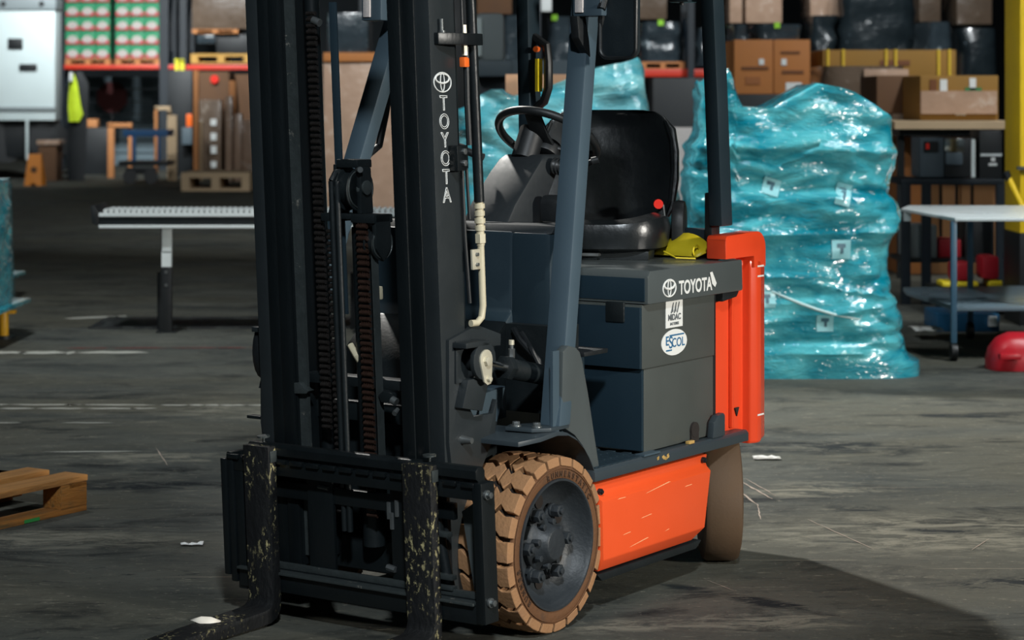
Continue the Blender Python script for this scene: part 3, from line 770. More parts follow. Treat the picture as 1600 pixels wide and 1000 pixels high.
# --- mast: tilted slightly forward
TL = .061
def mt(p): return Vector((.31+TL*(p.z-.25)+p.x, p.y, p.z))
MT = Matrix(((1, 0, TL, .31-TL*.25), (0, 1, 0, 0), (0, 0, 1, 0), (0, 0, 0, 1)))
m0 = MB()
m0.box(-.115, -.085, -.34, .34, .16, .26)            # lower tie
m0.box(-.12, -.09, -.34, .34, .62, .68)
cr_ = MB().box(-.12, -.02, -.28, .28, 2.1, 2.2)
m0.box(-.14, -.08, -.345, -.28, .14, .7); m0.box(-.14, -.08, .28, .345, .14, .7)
m0.box(-.13, -.09, -.30, -.24, .16, .68)
mast = m0.xf(mt).build('mast', black_steel, T, .004)
cr_.xf(mt).build('mast_crown', black_steel, mast, .004)
mast_lit = mat('mast_lit_grey', (38, 43, 45), .4, 0, .12, 10, .03, 90, c2=(110, 112, 106), c2s=60, c2t=(.74, .78))  # mast paint lightened for light on the outer rails; also grey brackets
def rail(name, s, v0, v1, d0, d1, z0, z1, inner=True, m=mast_black, web=.011, fl=.016):
    # I/C channel in plan, open towards the middle; v0 inner edge, v1 outer edge
    pts = [(d0, v1), (d0, v0), (d0-fl, v0), (d0-fl-.004, v1-web), (d1+fl+.004, v1-web), (d1+fl, v0), (d1, v0), (d1, v1)]
    rings = []
    b = MB().prism([(x, s*y) for x, y in pts], 'z', z0, z1).xf(mt)
    return b.build(name, m, mast, .002)
for s in (1, -1):
    rail('outer_mast_rail', s, .298, .352, 0, -.122, .15, 2.15, m=mast_lit)
    rail('middle_mast_rail', s, .250, .300, .006, -.116, .16, 2.19)
    rail('inner_mast_rail', s, .207, .252, .012, -.110, .17, 2.23)
    MB().box(-.119, -.011, s*.296, s*.338, .15, 2.15).xf(mt).build('mast_web', mast_black, mast)
    MB().box(-.113, -.006, s*.246, s*.290, .16, 2.19).xf(mt).build('mast_web', mast_black, mast)
    MB().box(-.107, .0, s*.203, s*.244, .17, 2.23).xf(mt).build('mast_web', mast_black, mast)
# lift cylinders behind the rails
for s in (1, -1):
    c = MB(); c.cyl(mt(Vector((-.155, s*.30, .2))), mt(Vector((-.155, s*.30, 2.1))), .026, 18)
    c.build('side_lift_cylinder', black_steel, mast)
cc = MB(); cc.cyl(mt(Vector((-.075, -.150, .2))), mt(Vector((-.075, -.150, 2.1))), .024, 18)
cc.build('hydraulic_cylinder', mast_black, mast)
MB().box(-.02, -.008, -.206, -.17, .2, 2.1).xf(mt).build('highlight_strip', worn_lit_steel, mast)  # pale strip standing for the sheen on the inner rail
MB().box(-.07, -.062, -.072, -.045, .95, 1.9).xf(mt).build('hose_guard', slate_dark, mast, .002)
# centre free-lift cylinder with two chain wheels
fc = MB(); fc.cyl(mt(Vector((-.06, .03, .25))), mt(Vector((-.06, .03, 1.22))), .035, 22); fc.cyl(mt(Vector((-.06, .03, 1.2))), mt(Vector((-.06, .03, 1.3))), .03, 22)
fc.build('free_lift_cylinder', black_steel, mast)
hdm = MB(); hdm.box(-.085, .0, -.045, .045, 1.245, 1.262); hdm.box(-.075, -.005, -.02, .062, 1.40, 1.425)
hdm.prism([(-.075, 1.262), (-.07, 1.40), (-.02, 1.41), (-.015, 1.262)], 'v', .045, .062)
hdm.prism([(-.075, 1.262), (-.07, 1.40), (-.02, 1.41), (-.015, 1.262)], 'v', -.045, -.028)
hdm.box(-.08, .012, .04, .13, 1.236, 1.262); hdm.box(-.08, .012, -.075, -.01, 1.238, 1.262)
hdm.prism([(-.07, 1.262), (-.07, 1.16), (-.03, 1.12), (.005, 1.16), (.005, 1.262)], 'v', .115, .13)
hdm.xf(mt); hd_o = hdm.build('cylinder_head_bracket', black_steel, mast, .004)
def chain_wheel(v, z, r, w_):
    b = MB(); n = 28
    for y0, y1 in ((v-w_/2, v-w_/2+.006), (v+w_/2-.006, v+w_/2)):
        b.cyl(mt(Vector((-.035, y0, z))), mt(Vector((-.035, y1, z))), r, n)
    b.cyl(mt(Vector((-.035, v-w_/2, z))), mt(Vector((-.035, v+w_/2, z))), r*.8, n)
    o = b.build('chain_wheel', black_steel, mast, .002)
    c = mt(Vector((-.035, v, z)))
    MB().cyl(c+Vector((0, -w_*.6, 0)), c+Vector((0, w_*.72, 0)), r*.28, 18).build('wheel_pin', worn_lit_steel, o, .002)
    MB().tube([mt(Vector((-.035+r*.88*math.cos(k*PI/12), v+w_/2+.001, z+r*.88*math.sin(k*PI/12)))) for k in range(24)], .0025, 6, True).build('wheel_edge', worn_lit_steel, o)
    return o
chain_wheel(.02, 1.335, .066, .05)
chain_wheel(.105, 1.175, .052, .034)
MB().cyl(mt(Vector((-.04, .062, 1.34))), mt(Vector((-.04, .07, 1.34))), .022, 18).build('wheel_pin', worn_lit_steel, hd_o, .002)
MB().cyl(mt(Vector((-.02, .05, 1.395))), mt(Vector((-.005, .072, 1.395))), .009, 12).build('bolt', bolt_m, hd_o)
# two slim pipes running down the middle
for v, du in ((-.022, .018), (.001, .02)):
    MB().cyl(mt(Vector((du, v, .3))), mt(Vector((du, v, 1.36))), .0095, 14).build('lift_pipe', black_steel, mast)
MB().tube([mt(Vector((.018, -.022, 1.36))), mt(Vector((.0, -.02, 1.385))), mt(Vector((-.03, -.01, 1.39)))], .0095, 10).build('pipe_bend', black_steel, mast)
# leaf chains: plates and pins modelled link by link
def chain(v, du, z0, z1, m, wd=.026, pitch=.0185):
    b = MB(); z = z0; k = 0
    while z < z1:
        n = 4 if k % 2 else 3
        for i in range(n):
            y = v-wd/2+wd*(i+.5)/n; t = wd/n*.30
            b.box(du-.0065, du+.0045, y-t, y+t, z+(0 if k % 2 else pitch*.1), z+pitch*(.92 if k % 2 else .55))
        b.cyl((du+.003, v-wd/2-.002, z+pitch*.35), (du+.003, v+wd/2+.002, z+pitch*.35), .0068, 10)
        z += pitch; k += 1
    b.xf(mt); return b.build('lift_chain', m, mast)
chain(-.034, .006, .35, 1.215, chain_m, .032)
chain(.081, .006, .35, 1.225, brown_chain, .034)
chain(-.098, -.012, .6, 1.86, chain_m, .030)
MB().box(-.03, .0, .104, .108, .4, 1.15).xf(mt).build('chain_guard', worn_lit_steel, mast)
MB().cyl(mt(Vector((-.01, -.092, 1.845))), mt(Vector((-.01, -.066, 1.835))), .012, 14).build('chain_anchor', bolt_m, mast)
# cross pieces and fittings low in the mast
MB().box(-.085, -.03, -.20, .20, .735, .765).xf(mt).build('cross_member', black_steel, mast, .003)
MB().prism([(-.235, .70), (-.235, .718), (-.215, .735), (-.185, .738), (-.165, .72), (-.15, .715), (-.16, .705)], 'u', -.02, .01).xf(mt).build('roller_bracket', worn_lit_steel, mast, .003)
MB().prism([(.11, .72), (.13, .735), (.165, .73), (.17, .70), (.12, .70)], 'u', -.02, .0).xf(mt).build('roller_bracket', black_steel, mast, .003)
MB().cyl(mt(Vector((.0, .163, .712))), mt(Vector((.0, .180, .705))), .012, 12).build('bolt', bolt_m, mast)
MB().cyl(mt(Vector((-.02, .166, .68))), mt(Vector((.0, .17, .67))), .008, 8).build('bolt', bolt_m, mast)
MB().box(-.09, -.06, .05, .075, 1.00, 1.04).xf(mt).build('pipe_clamp', cream_pipe, mast, .004)
MB().tube([mt(Vector((-.04, -.02, .86))), mt(Vector((-.03, .01, .83))), mt(Vector((-.05, .025, .79)))], .010, 10).build('pipe_joint', cream_pipe, mast)
# outside face of the near rail: lettering, clamps, hoses, cylinder
side = lambda du, z: MT @ frame((du, .3535, z), (-1, 0, 0), (0, 0, 1))
emblem('mast_emblem', white_ink, mast, side(-.052, 1.655), .088, .0019)
for chh, z in zip('TOYOTA', (1.592, 1.538, 1.484, 1.430, 1.376, 1.322)):
    text_obj('mast_lettering', chh, white_ink, .062, mast, side(-.055+.001, z), .0012, .98)
ck = MB().prism([(-.02, .352), (-.02, .368), (-.095, .400), (-.20, .400), (-.20, .352)], 'z', 1.765, 1.80).xf(mt).build('hose_bracket', mast_black, mast, .003)
MB().cyl(mt(Vector((-.045, .362, 1.80))), mt(Vector((-.045, .362, 1.84))), .006, 10).cyl(mt(Vector((-.048, .362, 1.80))), mt(Vector((-.048, .362, 1.806))), .010, 12).build('bolt', bolt_m, ck)
cb = MB().box(-.118, -.07, .353, .385, 1.395, 1.47).box(-.16, -.10, .353, .36, 1.40, 1.47).xf(mt).build('hose_clamp', mast_black, mast, .003)
for z in (1.452, 1.418):
    MB().cyl(mt(Vector((-.10, .384, z))), mt(Vector((-.10, .394, z))), .010, 6).build('bolt', bolt_m, cb, .001)
MB().cyl(mt(Vector((-.186, .375, 1.30))), mt(Vector((-.175, .375, 2.15))), .0155, 20).build('side_lift_cylinder', mast_black, mast)
hs = MB()
hs.tube([mt(Vector((-.135, .372, 2.1))), mt(Vector((-.135, .372, 1.80)))], .004, 8)
hs.tube([mt(Vector((-.150, .372, 1.76))), mt(Vector((-.152, .368, 1.60))), mt(Vector((-.158, .366, 1.47)))], .009, 8)
hs.tube([mt(Vector((-.125, .36, 1.40))), mt(Vector((-.127, .36, 1.20))), mt(Vector((-.14, .36, 1.0)))], .006, 8)
hs.tube([mt(Vector((-.14, .365, 1.40))), mt(Vector((-.147, .365, 1.25)))], .005, 8)
hs.build('hydraulic_hose', plastic, mast)
MB().box(-.155, -.13, .36, .38, 1.70, 1.73).xf(mt).build('hose_union', orange_btn, mast, .004)
MB().cyl(mt(Vector((-.143, .372, 1.735))), mt(Vector((-.143, .372, 1.77))), .010, 6).cyl(mt(Vector((-.143, .372, 1.80))), mt(Vector((-.143, .372, 1.825))), .009, 6).build('hose_union', zinc, mast)
# cream pipe under the cylinder
cp = MB(); cp.tube([mt(Vector((-.186, .375, 1.18))), mt(Vector((-.186, .375, .99))), mt(Vector((-.180, .373, .955))), mt(Vector((-.16, .370, .940))), mt(Vector((-.135, .365, .94)))], .0105, 12)
for i in range(4): cp.cyl(mt(Vector((-.186, .375, 1.295-.022*i))), mt(Vector((-.186, .375, 1.281-.022*i))), .0165-.001*(i % 2), 16)
cp.cyl(mt(Vector((-.186, .375, 1.30))), mt(Vector((-.186, .375, 1.17))), .012, 14)
cp.cyl(mt(Vector((-.186, .375, 1.205))), mt(Vector((-.186, .375, 1.178))), .017, 6)
cpo = cp.build('cream_pipe', cream_pipe, mast)
MB().box(-.175, -.135, .372, .380, 1.10, 1.16).xf(mt).build('clamp_plate', zinc, cpo, .002)
for z in (1.145, 1.115): MB().cyl(mt(Vector((-.155, .380, z))), mt(Vector((-.155, .387, z))), .006, 6).build('bolt', bolt_m, cpo)
# tilt brackets on both rails, tilt cylinders
for s in (1, -1):
    tb = MB()
    tb.prism([(.215, .925), (.19, .935), (.06, .895), (.06, .86), (.16, .865), (.23, .83), (.23, .70), (.20, .66), (.10, .66), (.08, .70), (.09, .60), (.16, .50), (.30, .45), (.325, .60), (.325, .90)], 'v', s*.345, s*.365)
    tb.prism(seg_arc(.215, .832, .062, 90, -90, 8)+[(.30, .77), (.30, .894)][::1], 'v', s*.365, s*.372)
    rr = [(.215+.057*math.cos(R(a)), .832+.057*math.sin(R(a))) for a in range(0, 360, 20)]
    tb.prism(rr, 'v', s*.40, s*.415)
    tb.box(.19, .31, s*.345, s*.415, .876, .892); tb.prism([(.16, .78), (.27, .78), (.30, .70), (.20, .68)], 'v', s*.365, s*.395)
    tbo = tb.build('tilt_bracket', mast_lit, mast, .004)
    MB().cyl((.215, s*.365, .832), (.215, s*.405, .832), .034, 20).build('tilt_bushing', plastic, tbo)
    pl = MB().prism([(.195+.031*math.cos(R(a)), .835+.031*math.sin(R(a))) for a in range(0, 181, 20)]+[(.168, .775), (.172, .763), (.19, .76), (.205, .77)], 'v', s*.415, s*.421)
    plo = pl.xf(lambda v: v+Vector((.02, 0, 0))).build('pin_plate', zinc, tbo, .001)
    for (u_, z_, r_) in ((.215, .832, .015), (.206, .778, .009)): MB().cyl((u_, s*.42, z_), (u_, s*.431, z_), r_, 6).build('bolt', zinc, plo, .001)
    MB().cyl((.26, s*.365, .60), (.26, s*.40, .60), .014, 12, .009).build('bolt', bolt_m, tbo)
    rod = MB().cyl((.215, s*.405, .828), (.06, s*.405, .79), .013, 16).build('piston_rod', chrome, T)
    cyl = MB(); cyl.cyl((.085, s*.40, .797), (-.26, s*.40, .725), .031, 22); cyl.cyl((.098, s*.40, .800), (.072, s*.40, .794), .039, 6); 
    cyo = cyl.build('tilt_cylinder', black_steel, T, .003)
    MB().cyl((.055, s*.40, .82), (.055, s*.40, .852), .010, 6).cyl((.055, s*.40, .848), (.055, s*.40, .868), .0065, 10).build('grease_nipple', bolt_m, cyo)
    MB().cyl((.055, s*.40, .864), (.055, s*.40, .878), .0085, 10).build('grease_cap', zinc, cyo)
# round cover on the far tilt bracket, stub under it
MB().prism([(.25+.055*math.cos(R(a)), .815+.095*math.sin(R(a))) for a in range(0, 360, 20)], 'v', -.42, -.375).build('tilt_cover', plastic, mast, .01)
MB().box(.24, .27, -.47, -.36, .596, .606).build('far_bracket_tab', black_steel, mast, .002)
MB().prism([(.30, .70), (.30, .62), (.27, .56), (.24, .62), (.24, .72)], 'v', -.36, -.345).build('far_bracket_plate', black_steel, mast, .003)

# --- carriage with side shift
car = MB()
def ct(p): return Vector((.395+TL*(p.z-.30)+p.x, p.y, p.z))
car.prism([(-.045, .462), (-.045, .54), (-.035, .552), (-.012, .552), (0, .542), (0, .518), (-.012, .510), (-.012, .462)], 'v', -.345, .520)
for k in range(15):
    v = -.43+k*.064; car.box(-.012, .004, v, v+.046, .492, .507)
car.box(-.03, -.006, -.44, .53, .455, .500)
car.box(-.03, -.004, -.40, .52, .095, .150); car.box(-.05, -.03, -.42, .52, .10, .16)
for v in (-.15, .17): car.box(-.06, -.045, v, v+.10, .15, .50)
car.box(-.07, -.05, -.30, .40, .38, .43)
car.xf(ct); caro = car.build('fork_carriage', mast_black, T, .003)
MB().box(-.03, .010, -.40, .50, .1505, .159).xf(ct).build('lit_ledge', worn_lit_steel, caro, .002)  # pale colour paints the light along the bar's top edge
MB().box(-.05, -.035, -.42, .50, .1605, .180).xf(ct).build('lit_ledge', worn_lit_steel, caro, .002)  # rear step of the bar, lit edge likewise put into the colour
for (v0, v1, z0, z1, d) in ((.505, .538, .10, .508, -.01), (-.458, -.435, .125, .49, -.01), (-.435, -.41, .105, .512, -.015), (-.41, -.375, .085, .50, -.02)):
    MB().box(d-.055, d+.012, v0, v1, z0, z1).xf(ct).build('side_plate', mast_black, caro, .004)
MB().box(-.10, -.06, .46, .505, .13, .49).xf(ct).build('side_plate', black_steel, caro, .004)
MB().cyl(ct(Vector((-.07, .30, .49))), ct(Vector((-.07, .36, .17))), .018, 12).build('side_shift_cylinder', black_steel, caro)
for z in (.474, .162):
    MB().cyl(ct(Vector((-.02, .538, z))), ct(Vector((-.02, .546, z))), .014, 18).cyl(ct(Vector((-.02, .546, z))), ct(Vector((-.02, .558, z))), .010, 6).build('bolt', bolt_m, caro, .001)
MB().cyl(ct(Vector((-.05, -.405, .47))), ct(Vector((-.05, -.405, .15))), .006, 8).build('guide_rod', bolt_m, caro)
sf = MB(); sf.box(-.055, -.03, .30, .39, .33, .345); sf.box(-.055, -.03, .32, .40, .205, .22); sf.box(-.055, -.03, .33, .40, .175, .188)
sf.xf(ct); sf.build('shift_valve', worn_lit_steel, caro, .003)
for (p, q, r_) in (((-.045, .165, .36), (-.045, .165, .41), .007), ((-.045, .195, .37), (-.045, .195, .42), .007), ((-.045, .175, .33), (-.045, .175, .38), .007),
                   ((-.04, -.10, .43), (-.04, -.06, .428), .006), ((-.04, .30, .425), (-.04, .345, .42), .008), ((-.04, .155, .215), (-.04, .185, .21), .010)):
    MB().cyl(ct(Vector(p)), ct(Vector(q)), r_, 6).build('hose_fitting', bolt_m, caro)
for v in (-.31, .325):
    MB().cyl(ct(Vector((-.015, v+.02, .553))), ct(Vector((-.015, v+.02, .568))), .004, 8).cyl(ct(Vector((-.015, v+.02, .568))), ct(Vector((-.015, v+.02, .573))), .020, 20).build('lock_pin', worn_lit_steel, caro)
# the grey slanted stay behind the near end
MB().prism([(.40, .40), (.445, .43), (.445, .17), (.435, .17)], 'u', -.10, -.09).xf(ct).build('mast_stay', hood_paint, caro)
for v in (-.281, .331):
    # L-shaped fork: shank, rounded heel, long tapering blade
    f0, f1 = .035, 0.0
    sh = [(0.0, .548), (.035, .548), (.035, .085), (.042, .066), (.056, .056), (.075, .052)]
    bl_ = [(.60, .034), (1.05, .012), (1.07, .004), (.60, .006), (.09, .008), (.05, .010), (.02, .022), (.004, .046), (0, .085)]
    fk = MB().prism([(x, z) for x, z in sh], 'v', 0, 0) if 0 else MB()
    poly = sh+[(x, z) for x, z in bl_]
    def ftx(p):
        z = p.z; u = .395+TL*(max(z, .0)-.30)*(1 if p.x < .1 else 1)+p.x
        return Vector((u, p.y, p.z))
    fk.prism(poly, 'v', v-.051, v+.051).xf(ftx)
    fo = fk.build('fork', fork_steel, T, .003)
    MB().box(.0, .03, v+.051, v+.056, .50, .535).xf(ct).build('fork_latch', worn_lit_steel, fo, .002)

# ------------------------------------------------------------------ wrapped stacks
def film_material(name, c, c_hi, sc=3.0):
    m = bpy.data.materials.new(name); m.use_nodes = True; nt = m.node_tree; n = nt.nodes; L = nt.links
    b = n['Principled BSDF']; tc = n.new('ShaderNodeTexCoord')
    mp = n.new('ShaderNodeMapping'); mp.inputs['Scale'].default_value = (1, 1, 2.6); L.new(tc.outputs['Object'], mp.inputs[0])
    z = n.new('ShaderNodeTexNoise'); z.inputs['Scale'].default_value = sc; z.inputs['Detail'].default_value = 6; z.inputs['Distortion'].default_value = .8
    L.new(mp.outputs[0], z.inputs[0])
    r = n.new('ShaderNodeValToRGB'); r.color_ramp.elements[0].position = .36; r.color_ramp.elements[0].color = c
    r.color_ramp.elements[1].position = .66; r.color_ramp.elements[1].color = c_hi
    L.new(z.outputs[0], r.inputs[0]); L.new(r.outputs[0], b.inputs['Base Color'])
    b.inputs['Roughness'].default_value = .2; b.inputs['Specular IOR Level'].default_value = .6
    b.inputs['Coat Weight'].default_value = .9; b.inputs['Coat Roughness'].default_value = .07
    hs = []
    for s_, st, w_ in ((4, (1, 1, 3.0), 1.0), (11, (1, 1, 3.4), .5), (30, (1, 1, 1.8), .24), ):
        mp = n.new('ShaderNodeMapping'); mp.inputs['Scale'].default_value = st; mp.inputs['Rotation'].default_value = (0, .12, 0); L.new(tc.outputs['Object'], mp.inputs[0])
        q = n.new('ShaderNodeTexNoise'); q.inputs['Scale'].default_value = s_; q.inputs['Detail'].default_value = 2; q.inputs['Distortion'].default_value = 1.2
        q.noise_type = 'RIDGED_MULTIFRACTAL' if hasattr(q, 'noise_type') else q.noise_type
        L.new(mp.outputs[0], q.inputs['Vector'])
        mm_ = n.new('ShaderNodeMath'); mm_.operation = 'MULTIPLY'; mm_.inputs[1].default_value = w_; L.new(q.outputs[0], mm_.inputs[0]); hs.append(mm_.outputs[0])
    a = n.new('ShaderNodeMath'); a.operation = 'ADD'; L.new(hs[0], a.inputs[0]); L.new(hs[1], a.inputs[1])
    a2 = n.new('ShaderNodeMath'); a2.operation = 'ADD'; L.new(a.outputs[0], a2.inputs[0]); L.new(hs[2], a2.inputs[1])
    bp = n.new('ShaderNodeBump'); bp.inputs['Strength'].default_value = .4; bp.inputs['Distance'].default_value = .03
    L.new(a2.outputs[0], bp.inputs['Height']); L.new(bp.outputs[0], b.inputs['Normal']); L.new(bp.outputs[0], b.inputs['Coat Normal'])
    return m
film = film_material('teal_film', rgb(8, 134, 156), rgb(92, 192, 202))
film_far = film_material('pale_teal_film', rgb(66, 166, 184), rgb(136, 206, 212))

def wrapped(name, y0, depth, left, right, topf, m, label, seed=0, amp=.02, nz=90, nx=150, cat='wrapped pallet', base=.0, group=None, zfold=()):
    """film-wrapped stack: left/right give the x of its sides by height, topf its top by x"""
    rs = []; n = nx
    H = max(z for _, z in topf)
    cx = (left[0][1]+right[0][1])/2
    def point(s_, k, shrink=1.0):
        a = 2*PI*k/n; c, si = math.cos(a), math.sin(a); p = 4.5
        fx = math.copysign(abs(c)**(2/p), c)*shrink; fy = math.copysign(abs(si)**(2/p), si)*shrink
        z = s_*H
        l = interp(left, z); r = interp(right, z); X = (l+r)/2+fx*(r-l)/2
        zt = interp(topf, X)
        zz = min(z, z*zt/H) if z > .5*H else z
        zz = z if zt >= H else (z if z < .45*H else .45*H+(z-.45*H)*(zt-.45*H)/(.55*H))
        Y = y0+depth/2-fy*depth/2*(1-.10*s_*s_)
        q = Vector((X*2.4, Y*2.4, zz*5.5+seed))
        q2 = Vector((X*7, Y*7, zz*13+seed))
        rr = abs(noise.noise(q))*1.6+abs(noise.noise(q2))*.6
        d = amp*(rr-.5)*(1 if zz > .14 else .15)
        for (zf, sl, wd, dp) in zfold:                      # tight wrap lines
            g = zz-(zf+sl*(X-cx)); d += dp*math.exp(-(g/wd)**2)
        return Vector((X+fx*d, Y-fy*d*2, zz+base+(noise.noise(q2)*amp*.4 if zz > .3 else 0)))
    for i in range(nz+1): rs.append([point(i/nz, k) for k in range(n)])
    for j in range(1, 9):
        sh = 1-j/9
        ring = []
        for k in range(n):
            v = point(1, k, sh); ring.append(v)
        rs.append(ring)
    b = MB().rings(rs, cap=True)
    o = b.build(name, m, None, ang=60)
    tag(o, label, cat, group)
    return o
def L272(px): return (px-800)/271.5
def Z272(py): return 1.6-(py-158)/271.5
left = [(0, L272(1078)), (.12, L272(1078)), (.14, L272(1079)), (.9, L272(1080)), (Z272(265), L272(1077)), (Z272(212), L272(1090)), (Z272(191), L272(1101)), (1.75, L272(1100))]
right = sorted([(Z272(y), L272(x)) for x, y in ((1415, 204), (1406, 233), (1403, 254), (1410, 275), (1419, 294), (1423, 329), (1418, 350), (1411, 366), (1402, 387), (1402, 430), (1400, 461), (1411, 472), (1424, 498), (1429, 530), (1432, 559), (1440, 567), (1451, 570))])+[(2, L272(1405))]
right = [(0, L272(1451))]+right
topf = [(L272(x), Z272(y)) for x, y in ((1070, 135), (1098, 132), (1106, 122), (1112, 135), (1120, 150), (1132, 125), (1141, 106), (1149, 132), (1154, 164), (1180, 168), (1210, 170), (1230, 158), (1247, 146), (1265, 136), (1284, 130), (1310, 135), (1337, 143), (1360, 155), (1379, 170), (1400, 188), (1415, 204), (1460, 210))]
big = wrapped('wrapped_pallet', 12.45, 1.0, left, right, topf, film,
              'tall peaked stack in shiny teal film, just right of the forklift', 3.0, .026, 110, 190,
              zfold=((.55, -.18, .012, .012), (.22, .05, .02, -.02), (1.32, -.03, .03, .02), (1.12, -.12, .025, -.02), (.83, .03, .02, .012), (.36, .12, .02, .014)))
lab_m = mat('film_label', (150, 214, 222), .35, 0, .05, 10, 0, 60, coat=.6)
lab_ink = mat('label_ink', (70, 110, 126), .5)
bpy.context.view_layer.update()
def on_film(x, z, off=.004):
    """drop a point onto the near side of the wrapped stack"""
    ok, loc, nor, i = big.ray_cast(Vector((x, 11.5, z)), Vector((0, 1, 0)))
    return (loc if ok else Vector((x, 12.5, z)))+Vector((0, -off, 0))
def film_patch(cx, cz, w_, h_, a, m, name, parent, off, n=5):
    rows = []
    for j in range(n):
        row = []
        for i in range(n):
            dx_ = w_*(i/(n-1)-.5); dz_ = h_*(j/(n-1)-.5)
            row.append(on_film(cx+dx_*math.cos(a)+dz_*math.sin(a), cz-dx_*math.sin(a)+dz_*math.cos(a), off))
        rows.append(row)
    return MB().rings(rows, cap=False, closed=False).build(name, m, parent)
for (x, y, w_, h_, a) in ((1206, 292, 27, 26, .3), (1318, 304, 24, 34, .25), (1315, 390, 30, 30, 0), (1198, 468, 28, 26, 0), (1289, 505, 26, 26, 0)):
    c = at(x, y, 12.45); k = 12.45/F_PX
    l = film_patch(c.x, c.z, w_*k, h_*k, a, lab_m, 'shipping_label', big, .006)
    film_patch(c.x, c.z+.25*h_*k*.8, w_*k*.45, h_*k*.22, a, lab_ink, 'label_print', l, .009, 3)
    film_patch(c.x+.004, c.z-.02*h_*k, w_*k*.16, h_*k*.4, a, lab_ink, 'label_print', l, .009, 3)
tw = [at(px, py, 12.45) for px, py in ((1205, 455), (1228, 465), (1250, 474), (1275, 483), (1300, 490), (1322, 495), (1345, 499))]
st = MB().tube([on_film(p.x, p.z, .004) for p in tw], [.004, .008, .009, .009, .008, .006, .004], 8).build('film_twist', mat('film_edge', (206, 232, 232), .2, 0, .05, coat=.6), big)

def Lp(px, s_): return (px-800)/s_
s13 = F_PX/13.6
far_top = [(Lp(x, s13), 1.6-(y-158)/s13) for x, y in ((700, 175), (735, 168), (748, 148), (765, 140), (785, 139), (792, 152), (800, 150), (860, 140), (890, 122), (905, 112), (940, 104), (975, 98), (1000, 88), (1008, 102), (1014, 118), (1020, 140), (1028, 168), (1050, 220), (1062, 240), (1070, 250), (1076, 300))]
Hf = max(z for _, z in far_top)
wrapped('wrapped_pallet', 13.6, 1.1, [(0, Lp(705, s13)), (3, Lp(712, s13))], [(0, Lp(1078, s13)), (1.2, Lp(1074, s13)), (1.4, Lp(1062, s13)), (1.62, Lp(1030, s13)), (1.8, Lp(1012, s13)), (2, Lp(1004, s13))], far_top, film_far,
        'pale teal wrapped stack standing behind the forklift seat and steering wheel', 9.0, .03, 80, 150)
card = mat('brown_card', (158, 112, 70), .8, 0, .12, 6, .05, 40)
card_or = mat('orange_card', (176, 112, 58), .75, 0, .08, 5, .03, 40)
card_dk = mat('dark_card', (96, 68, 46), .85, 0, .2, 5, .05, 40)
card_pk = mat('pale_card', (206, 158, 124), .8, 0, .1, 6)
c = at(790, 150, 14.75); d = at(910, 108, 14.75)
b = MB().box(c.x, d.x, 14.75, 15.5, .0, at(0, 116, 14.75).z)
tag(b.build('open_carton', card_pk), 'tall pale brown carton rising behind the teal wrapped stack, left of the mirror', 'box')

# left edge stack on yellow stand
s139 = F_PX/13.9
def X139(px): return (px-800)/F_PX*14.6
yst = mat('yellow_steel', (214, 160, 36), .45, 0, .1)
stand = MB().box(X139(-70), X139(12), 13.9, 14.8, .19, .222)
for x in (6, -60):
    for y in ((14.6,) if x > 0 else (13.94, 14.74)): stand.cyl((X139(x), y, 0), (X139(x), y, .20), .032, 16)
stand.box(X139(4), X139(24), 14.58, 14.64, .165, .19)
so = stand.build('stand', yst, None, .004); tag(so, 'yellow steel stand at the left edge carrying a teal wrapped load', 'stand')
MB().cyl((X139(6), 14.6, 0), (X139(6), 14.6, .02), .075, 20).build('foot', black_steel, so)
slo = MB().box(X139(-75), X139(36), 13.85, 14.85, .223, .25).build('tray', film, None, .003); tag(slo, 'thin teal covered tray on the yellow stand', 'tray')
wrapped('wrapped_pallet', 13.95, .8, [(0, X139(-60)), (2, X139(-60))], [(0, X139(20)), (.3, X139(20)), (.5, X139(18)), (.7, X139(15)), (2, X139(13))],
        [(X139(-60), .80), (X139(-5), .77), (X139(2), .72), (X139(8), .74), (X139(11), .80), (X139(20), .80)], film,
        'narrow teal wrapped load cut off by the left edge, on the yellow stand', 21, .016, 60, 90, base=.251)
def g167(px): return (px-800)/F_PX*17.3
sec = MB().rings([[Vector((g167(a), y, z)) for a, y in ((-30, 16.7), (r_, 16.7), (r_, 17.3), (-30, 17.3))] for z, r_ in ((.03, 24), (.25, 23), (.5, 21), (.8, 19), (.93, 18.5), (.985, 15))]).build('wrapped_pallet', film, None, .012)
tag(sec, 'second teal wrapped load behind the one on the yellow stand', 'wrapped pallet')
MB().box(g167(-35), g167(38), 16.65, 17.35, .21, .24).build('tray', film, sec, .003)
MB().box(g167(-30), g167(20), 16.7, 17.3, 0, .03).build('base', yst, sec, .003)

# ------------------------------------------------------------------ conveyor
sC = F_PX/15.0
def XC(px): return (px-800)/sC
alu = mat('bare_aluminium', (214, 222, 222), .35, .1, .05, 20)
cv = MB().box(XC(158), XC(402), 14.86, 14.90, at(0, 336, 14.9).z-.018, at(0, 336, 14.9).z+.006)
cvo_z0 = at(0, 356, 14.9).z; cvo_z1 = at(0, 325, 14.9).z
conv = MB().box(XC(158), XC(640), 14.88, 15.28, cvo_z0+.02, cvo_z1-.045).build('conveyor', black_steel, None, .004)
tag(conv, 'roller conveyor with silver rails and two black legs left of the mast', 'conveyor')
for z0, z1 in ((cvo_z0, cvo_z0+.022), (cvo_z1-.058, cvo_z1-.032)):
    MB().box(XC(160), XC(640), 14.865, 14.885, z0, z1).build('side_rail', alu, conv, .002)
rl = MB()
for i in range(54): 
    x = XC(168)+i*.039; rl.cyl((x, 14.92, cvo_z1-.022), (x, 15.25, cvo_z1-.022), .0155, 10)
ro = rl.build('roller', alu, conv); ro['kind'] = 'stuff'
